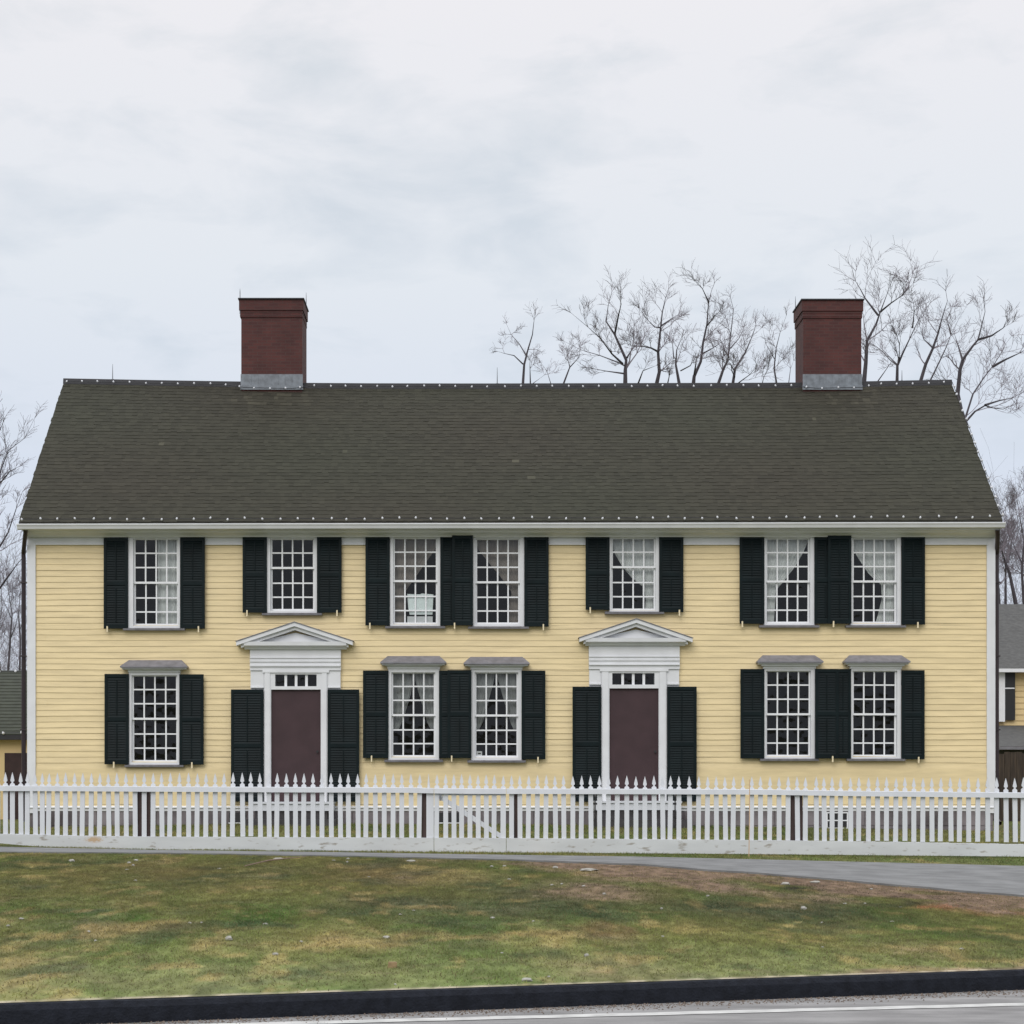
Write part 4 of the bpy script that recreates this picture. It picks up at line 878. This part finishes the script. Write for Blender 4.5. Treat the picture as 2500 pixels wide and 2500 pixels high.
TR = [
 ([[(1277,937),(1280,890),(1289,854),(1300,817),(1304,781),(1306,772)],[(1285,868),(1268,840),(1248,817),(1236,790)],[(1277,889),(1255,868),(1232,863),(1215,858)],[(1295,937),(1294,900),(1293,880)]], 'slender bare tree, leftmost of the row rising over the ridge', 11, .10, 1.3, 70),
 ([[(1376,937),(1391,897),(1414,872),(1416,850)],[(1391,897),(1380,875),(1377,850)],[(1345,937),(1335,905),(1320,885)],[(1300,937),(1330,915),(1335,907)]], 'low bare tree just showing above the ridge, second from the left of the row', 12, .07, 1.3, 72),
 ([[(1527,940),(1527,904),(1529,879),(1501,817),(1480,785),(1485,745),(1494,712)],[(1525,893),(1512,886),(1465,868),(1418,854),(1375,832)],[(1520,888),(1494,864),(1465,825),(1436,799),(1393,763)],[(1501,817),(1510,770),(1516,745),(1515,715)],[(1531,873),(1545,850),(1559,825)],[(1523,912),(1480,906),(1433,897)]], 'wide-spreading bare tree with long limbs reaching left above the middle of the ridge', 13, .155, 1.9, 68),
 ([[(1603,940),(1610,908),(1607,861),(1612,810),(1617,763),(1625,727),(1632,706)],[(1606,858),(1567,845),(1530,832)],[(1613,800),(1581,781),(1560,752)],[(1614,796),(1640,778),(1657,767)],[(1558,937),(1570,905),(1603,892)]], 'tall straight bare tree right of the wide-spreading one', 14, .15, 1.7, 71),
 ([[(1659,940),(1650,890),(1652,854),(1664,825)],[(1630,937),(1636,905),(1650,880)],[(1645,875),(1642,840),(1646,815)],[(1662,905),(1690,885),(1700,875)]], 'short forked bare tree between two taller ones left of the right chimney', 15, .11, 1.4, 67),
 ([[(1693,940),(1695,919),(1711,883),(1717,835),(1726,792),(1730,738),(1737,710),(1744,692)],[(1730,738),(1715,705),(1697,687)],[(1713,865),(1740,850),(1766,832)],[(1726,795),(1745,770),(1762,745)],[(1695,915),(1700,880),(1710,850)]], 'tall bare tree with a forked top midway between ridge centre and right chimney', 16, .14, 1.8, 70),
 ([[(1753,940),(1765,905),(1777,879),(1784,817),(1791,756),(1783,725)],[(1779,870),(1765,840),(1757,815)],[(1784,850),(1805,825),(1815,800)]], 'slim leaning bare tree third to the left of the right chimney', 17, .12, 1.6, 73),
 ([[(1789,940),(1795,900),(1820,860),(1838,817),(1846,792)],[(1793,905),(1790,875)],[(1800,937),(1830,915),(1862,900)],[(1794,920),(1785,890),(1770,870)]], 'bushy low bare tree with several stems left of the right chimney', 18, .11, 1.7, 69),
 ([[(1900,960),(1890,900),(1895,850),(1905,810),(1920,770)],[(1893,880),(1870,840),(1862,800)],[(1860,940),(1875,900),(1885,870)],[(1925,940),(1930,900),(1938,880)]], 'bare tree with fine twigs close against the left side of the right chimney', 19, .08, 1.7, 75),
 ([[(2109,940),(2114,886),(2117,832),(2139,792),(2148,765),(2165,720),(2178,684)],[(2148,762),(2175,740),(2203,721),(2230,691)],[(2144,770),(2125,745),(2112,728),(2100,705),(2089,687),(2089,662)],[(2203,721),(2220,690),(2228,668)]], 'tall dark bare tree rising right beside the right chimney', 20, .155, 2.0, 66),
 ([[(2190,940),(2191,893),(2203,865),(2220,829),(2244,778),(2270,741)],[(2190,890),(2170,870),(2153,852),(2135,830)],[(2195,880),(2196,840),(2190,820),(2175,790)],[(2139,937),(2165,900),(2186,869)],[(2228,800),(2232,760),(2230,740)]], 'forked bare tree second to the right of the right chimney', 21, .115, 1.8, 69),
 ([[(2245,940),(2260,890),(2277,852),(2290,815),(2297,788),(2305,760),(2313,735),(2309,710)],[(2276,848),(2255,828),(2245,795)],[(2267,938),(2297,876),(2310,848),(2321,819),(2340,780),(2361,745)],[(2321,815),(2312,780),(2325,750)]], 'two-stemmed leaning bare tree above the right end of the ridge', 22, .125, 1.9, 68),
 ([[(2357,1040),(2345,1000),(2338,963),(2344,903),(2350,879),(2375,845),(2388,829),(2398,790),(2405,761),(2402,730)],[(2350,880),(2338,840),(2330,815)],[(2357,1030),(2358,1017),(2375,963),(2400,925),(2422,896),(2445,862),(2455,840),(2470,820)],[(2422,896),(2455,878),(2489,862),(2510,850)],[(2356,1032),(2380,1005),(2405,990),(2425,996),(2449,999),(2480,986),(2515,977)],[(2405,989),(2440,978),(2470,972),(2505,955)],[(2388,829),(2420,820),(2450,800),(2458,780)]], 'large bare tree with three great stems spreading beyond the right gable', 23, .17, 2.0, 60),
]
for lm_, lab, sd_, r0, tw, D in TR: tree(lm_, D, lab, sd_, r0, tw)
# trees beyond the right end
RT = [([[(2480,1475),(2465,1400),(2450,1360),(2440,1320),(2438,1280)],[(2458,1375),(2470,1320),(2490,1260)],[(2452,1365),(2445,1340),(2440,1335)]], 'dark close bare tree beside the right downspout', 31, .14, 2.2, 71),
 ([[(2440,1475),(2432,1380),(2435,1300),(2425,1240),(2415,1190)],[(2434,1300),(2450,1250),(2470,1210)]], 'pale thin bare tree half hidden behind the right gable', 32, .10, 2.2, 80),
 ([[(2500,1475),(2495,1400),(2500,1320),(2488,1250),(2480,1200)],[(2497,1380),(2470,1320),(2460,1290)]], 'twiggy bare tree at the right photo edge above the grey roof', 33, .13, 2.4, 78),
 ([[(2455,1475),(2455,1400),(2462,1330),(2470,1270),(2478,1230)],[(2455,1400),(2440,1350)]], 'bare tree standing farther back behind the grey-roofed house', 34, .12, 2.3, 92),
 ([[(2515,1475),(2520,1350),(2510,1260),(2500,1200)],[(2518,1380),(2490,1330),(2470,1310)]], 'bare tree mostly out of frame at the right edge', 35, .13, 2.4, 88),
 ([[(2425,1475),(2420,1400),(2425,1330),(2430,1260)],[(2422,1380),(2445,1330),(2460,1300)]], 'thin bare tree farthest back between the right gable and grey roof', 36, .10, 2.3, 96)]
for lm_, lab, sd_, r0, tw, D in RT: tree(lm_, D, lab, sd_, r0, tw, gap=.5, depth=3 if D > 85 else 2, group='bare trees beyond the right gable', tstart=0)
LT = [([[(-60,1640),(-55,1500),(-40,1300),(-30,1190),(-40,1100)],[(-45,1330),(-10,1180),(20,1100),(60,1070),(85,1020)],[(-50,1450),(0,1435),(40,1380),(60,1355)],[(-50,1400),(-10,1350),(20,1300),(40,1240),(55,1200)],[(-40,1240),(0,1180),(25,1150),(45,1140)],[(-35,1100),(-15,1070),(0,1050),(8,1030)]], 'dark bare tree leaning in from the left photo edge with low limbs', 41, .17, 1.5, 58),
 ([[(20,1640),(25,1560),(30,1500),(20,1440),(15,1380)],[(25,1560),(45,1500),(60,1450)],[(28,1510),(10,1470),(-5,1430)]], 'bare tree rising behind the left outbuilding roof', 42, .10, 2.0, 80),
 ([[(48,1640),(50,1560),(45,1500),(50,1440),(40,1380)],[(48,1540),(60,1500),(75,1450)]], 'slim bare tree close to the left downspout behind the outbuilding', 43, .09, 2.0, 84),
 ([[(0,1640),(-5,1560),(5,1480),(0,1400),(5,1340)],[(-2,1540),(25,1480),(35,1420)]], 'twiggy bare tree at the left photo edge farther back', 44, .10, 2.2, 90)]
for lm_, lab, sd_, r0, tw, D in LT: tree(lm_, D, lab, sd_, r0, tw, gap=.55, depth=3 if D > 85 else 2, group='bare trees beyond the left end', bark='bark_near' if D < 60 else 'bark', tstart=0, spread=2.5)
# low brush line far behind, filling the gaps under the trees at both ends
def brush(name, x0, x1, D, zt0, seed, n, label):
    rr = random.Random(seed); b = MB()
    for i in range(n):
        X = rr.uniform(x0, x1); y = D+rr.uniform(-6, 12); h = zt0*rr.uniform(.5, 1.05); p = Vector((X, y, .5)); twig(b, p, Vector((rr.gauss(0, .12), rr.gauss(0, .1), 1)).normalized(), h, rr.uniform(.02, .05), 2, rr, .3)
    tag(b.build(name, M['twig'], loc=((x0+x1)/2, D, .5)), label, 'woodland', kind='stuff')
brush('distant_brush', 20, 34, 92, 9, 51, 150, 'tangled bare woodland far behind the right end of the house')
brush('distant_brush', -34, -17, 95, 8, 52, 130, 'tangled bare woodland far behind the left outbuilding')

# ------------------------------------------------------------------ stones, stick, block on the lawn
def ground_at(px, py):
    D = 14.5
    lo, hi = kerbD(px)+.15, 31.0
    for _ in range(40):
        m_ = (lo+hi)/2; z = float(terrain_z(np.array([px]), np.array([m_]))[0]); y = HY+(EYE-z)*F/m_
        if y > py: lo = m_
        else: hi = m_
    return at(px, py, lo).x, lo, z
def stone(px, py, w_, h_, label, group, name='stone', m='stone', seed=0):
    rr = random.Random(seed); X, Y, Z = ground_at(px, py); s = Y/F; wx, hz = w_*s, h_*s*.85; b = MB(); nu, nv = 9, 5
    b.v.append((X, Y, Z-.02))
    for j in range(1, nv):
        ph = math.pi*(j/nv-.5)
        for i in range(nu):
            th = 2*math.pi*i/nu; q = rr.uniform(.78, 1.15); b.v.append((X+math.cos(th)*math.cos(ph)*wx*.5*q, Y+math.sin(th)*math.cos(ph)*wx*.42*q, Z+hz*.35+math.sin(ph)*hz*.65*q))
    b.v.append((X+rr.uniform(-.1, .1)*wx, Y, Z+hz))
    for i in range(nu): b.f.append((0, 1+(i+1) % nu, 1+i)); b.f.append((len(b.v)-1, 1+(nv-2)*nu+i, 1+(nv-2)*nu+(i+1) % nu))
    for j in range(nv-2):
        for i in range(nu): a = 1+j*nu; b.f.append((a+i, a+(i+1) % nu, a+nu+(i+1) % nu, a+nu+i))
    tag(b.build(name, M[m], loc=(X, Y, Z)), label, name.replace('_', ' '), group)
BIG = [(176,2105,16,9,'pale rounded stone just below the path, under the rust stain of the fence board'), (558,2296,20,14,'largest pale stone on the left half of the lower lawn'), (672,2332,17,8,'bright white flat stone on the green lawn left of centre'),
 (1287,2396,28,11,'long grey-white stone just above the kerb right of centre'), (680,2098,28,5,'flat white slab at the path edge left of the gate'), (1003,2104,22,6,'white flat stone beside the path below the gate'),
 (1438,2126,46,8,'broad flat white stone in the bare earth right of the gate'), (1355,2120,15,7,'small round white stone just left of the broad flat one'), (943,2291,18,8,'buff stone in the dead grass patch at the middle of the lawn'),
 (1918,2161,24,9,'jagged pale stone in the brown earth under the right path'), (1990,2156,26,7,'long pinkish-white stone in the brown earth next to a jagged one'), (1962,2222,16,12,'pale lump in dark grass below the jagged stone'),
 (1432,2336,14,10,'greyish stone alone on smooth green lawn right of centre'), (1203,2243,14,6,'pale stone on dark turf below the gate')]
for i, (a, b_, c, d, lab) in enumerate(BIG): stone(a, b_, c, d, lab, 'pale stones lying on the lawn', seed=100+i)
SM = [(315,2106),(325,2112),(332,2100),(310,2122),(330,2150),(20,2260),(52,2243),(218,2274),(233,2296),(463,2253),(492,2252),(535,2120),(648,2255),(815,2100),(848,2104),(850,2096),(900,2140),(978,2232),(1010,2222),(1225,2326),(1243,2146),(1302,2248),(1347,2160),(1372,2158),(1425,2162),(1475,2182),(1615,2218),(1728,2187),(2063,2206),(2112,2205),(2127,2170),(2199,2214),(2178,2249),(2007,2252),(2347,2316),(2008,2312),(1618,2286),(735,2298),(1200,2115),(1232,2114),(965,2403),(1340,2384)]
for i, (a, b_) in enumerate(SM): stone(a, b_+2, rnd.uniform(7, 13), rnd.uniform(3, 6), 'small pale chip of stone lying in the lawn', 'small stone chips scattered on the lawn', 'stone_chip', seed=300+i)
X, Y, Z = ground_at(958, 2362); b = MB(); b.box(X-.035, X+.035, Y-.03, Y+.03, Z-.005, Z+.035); 
b.v = [(x+rnd.uniform(-.006, .006), y, z+rnd.uniform(-.006, .006)) for x, y, z in b.v]; b.box(X-.03, X+.028, Y-.026, Y+.026, Z+.03, Z+.042)
tag(b.build('tan_block', M['tan'], loc=(X, Y, Z)), 'small tan block lying on the green lawn in front of the gate', 'block')
p0, p1, p2 = ground_at(597, 2120), ground_at(655, 2106), ground_at(748, 2096)
tag(MB().tube([(p[0], p[1], p[2]+.03) for p in (p0, p1)]+[(p2[0], p2[1], p2[2]+.03)], [.006, .010, .004], 6, True).build('stick', M['stick'], loc=(p0[0], p0[1], p0[2])), 'long thin dry stick lying at the top of the lawn left of the gate', 'stick')

# grit along the kerb, marker rod by the fence
rr = random.Random(77); b = MB()
for i in range(2600):
    X = rr.uniform(-3.4, 4.4); q = abs(rr.gauss(0, .16)); Y = kx(X)-.012-q; r_ = rr.uniform(.003, .009)
    k = len(b.v); b.v += [(X-r_, Y-r_*.6, .001), (X+r_, Y-r_*.5, .001), (X+r_*.4, Y+r_, .001), (X-r_*.7, Y+r_*.8, .001), (X, Y, r_*1.2)]; b.f += [(k, k+1, k+4), (k+1, k+2, k+4), (k+2, k+3, k+4), (k+3, k, k+4)]
tag(b.build('road_grit', mat('sandy_grit', (.16, .125, .10), .95, .6, 40), loc=(0, 14, 0)), 'sandy brown grit collected on the road along the black kerb', 'grit', kind='stuff')
p = at(1828, 2098, 31.6); q = at(1830, 1903, 31.6)
tag(MB().tube([tuple(p-Vector((0, 0, .1))), tuple(p.lerp(q, .5)+Vector((.006, 0, 0))), tuple(q)], .0065, 6, True).build('marker_rod', mat('orange_rod', (.55, .36, .20), .6), loc=p), 'thin pale orange rod standing upright in front of the right-hand pickets', 'rod')
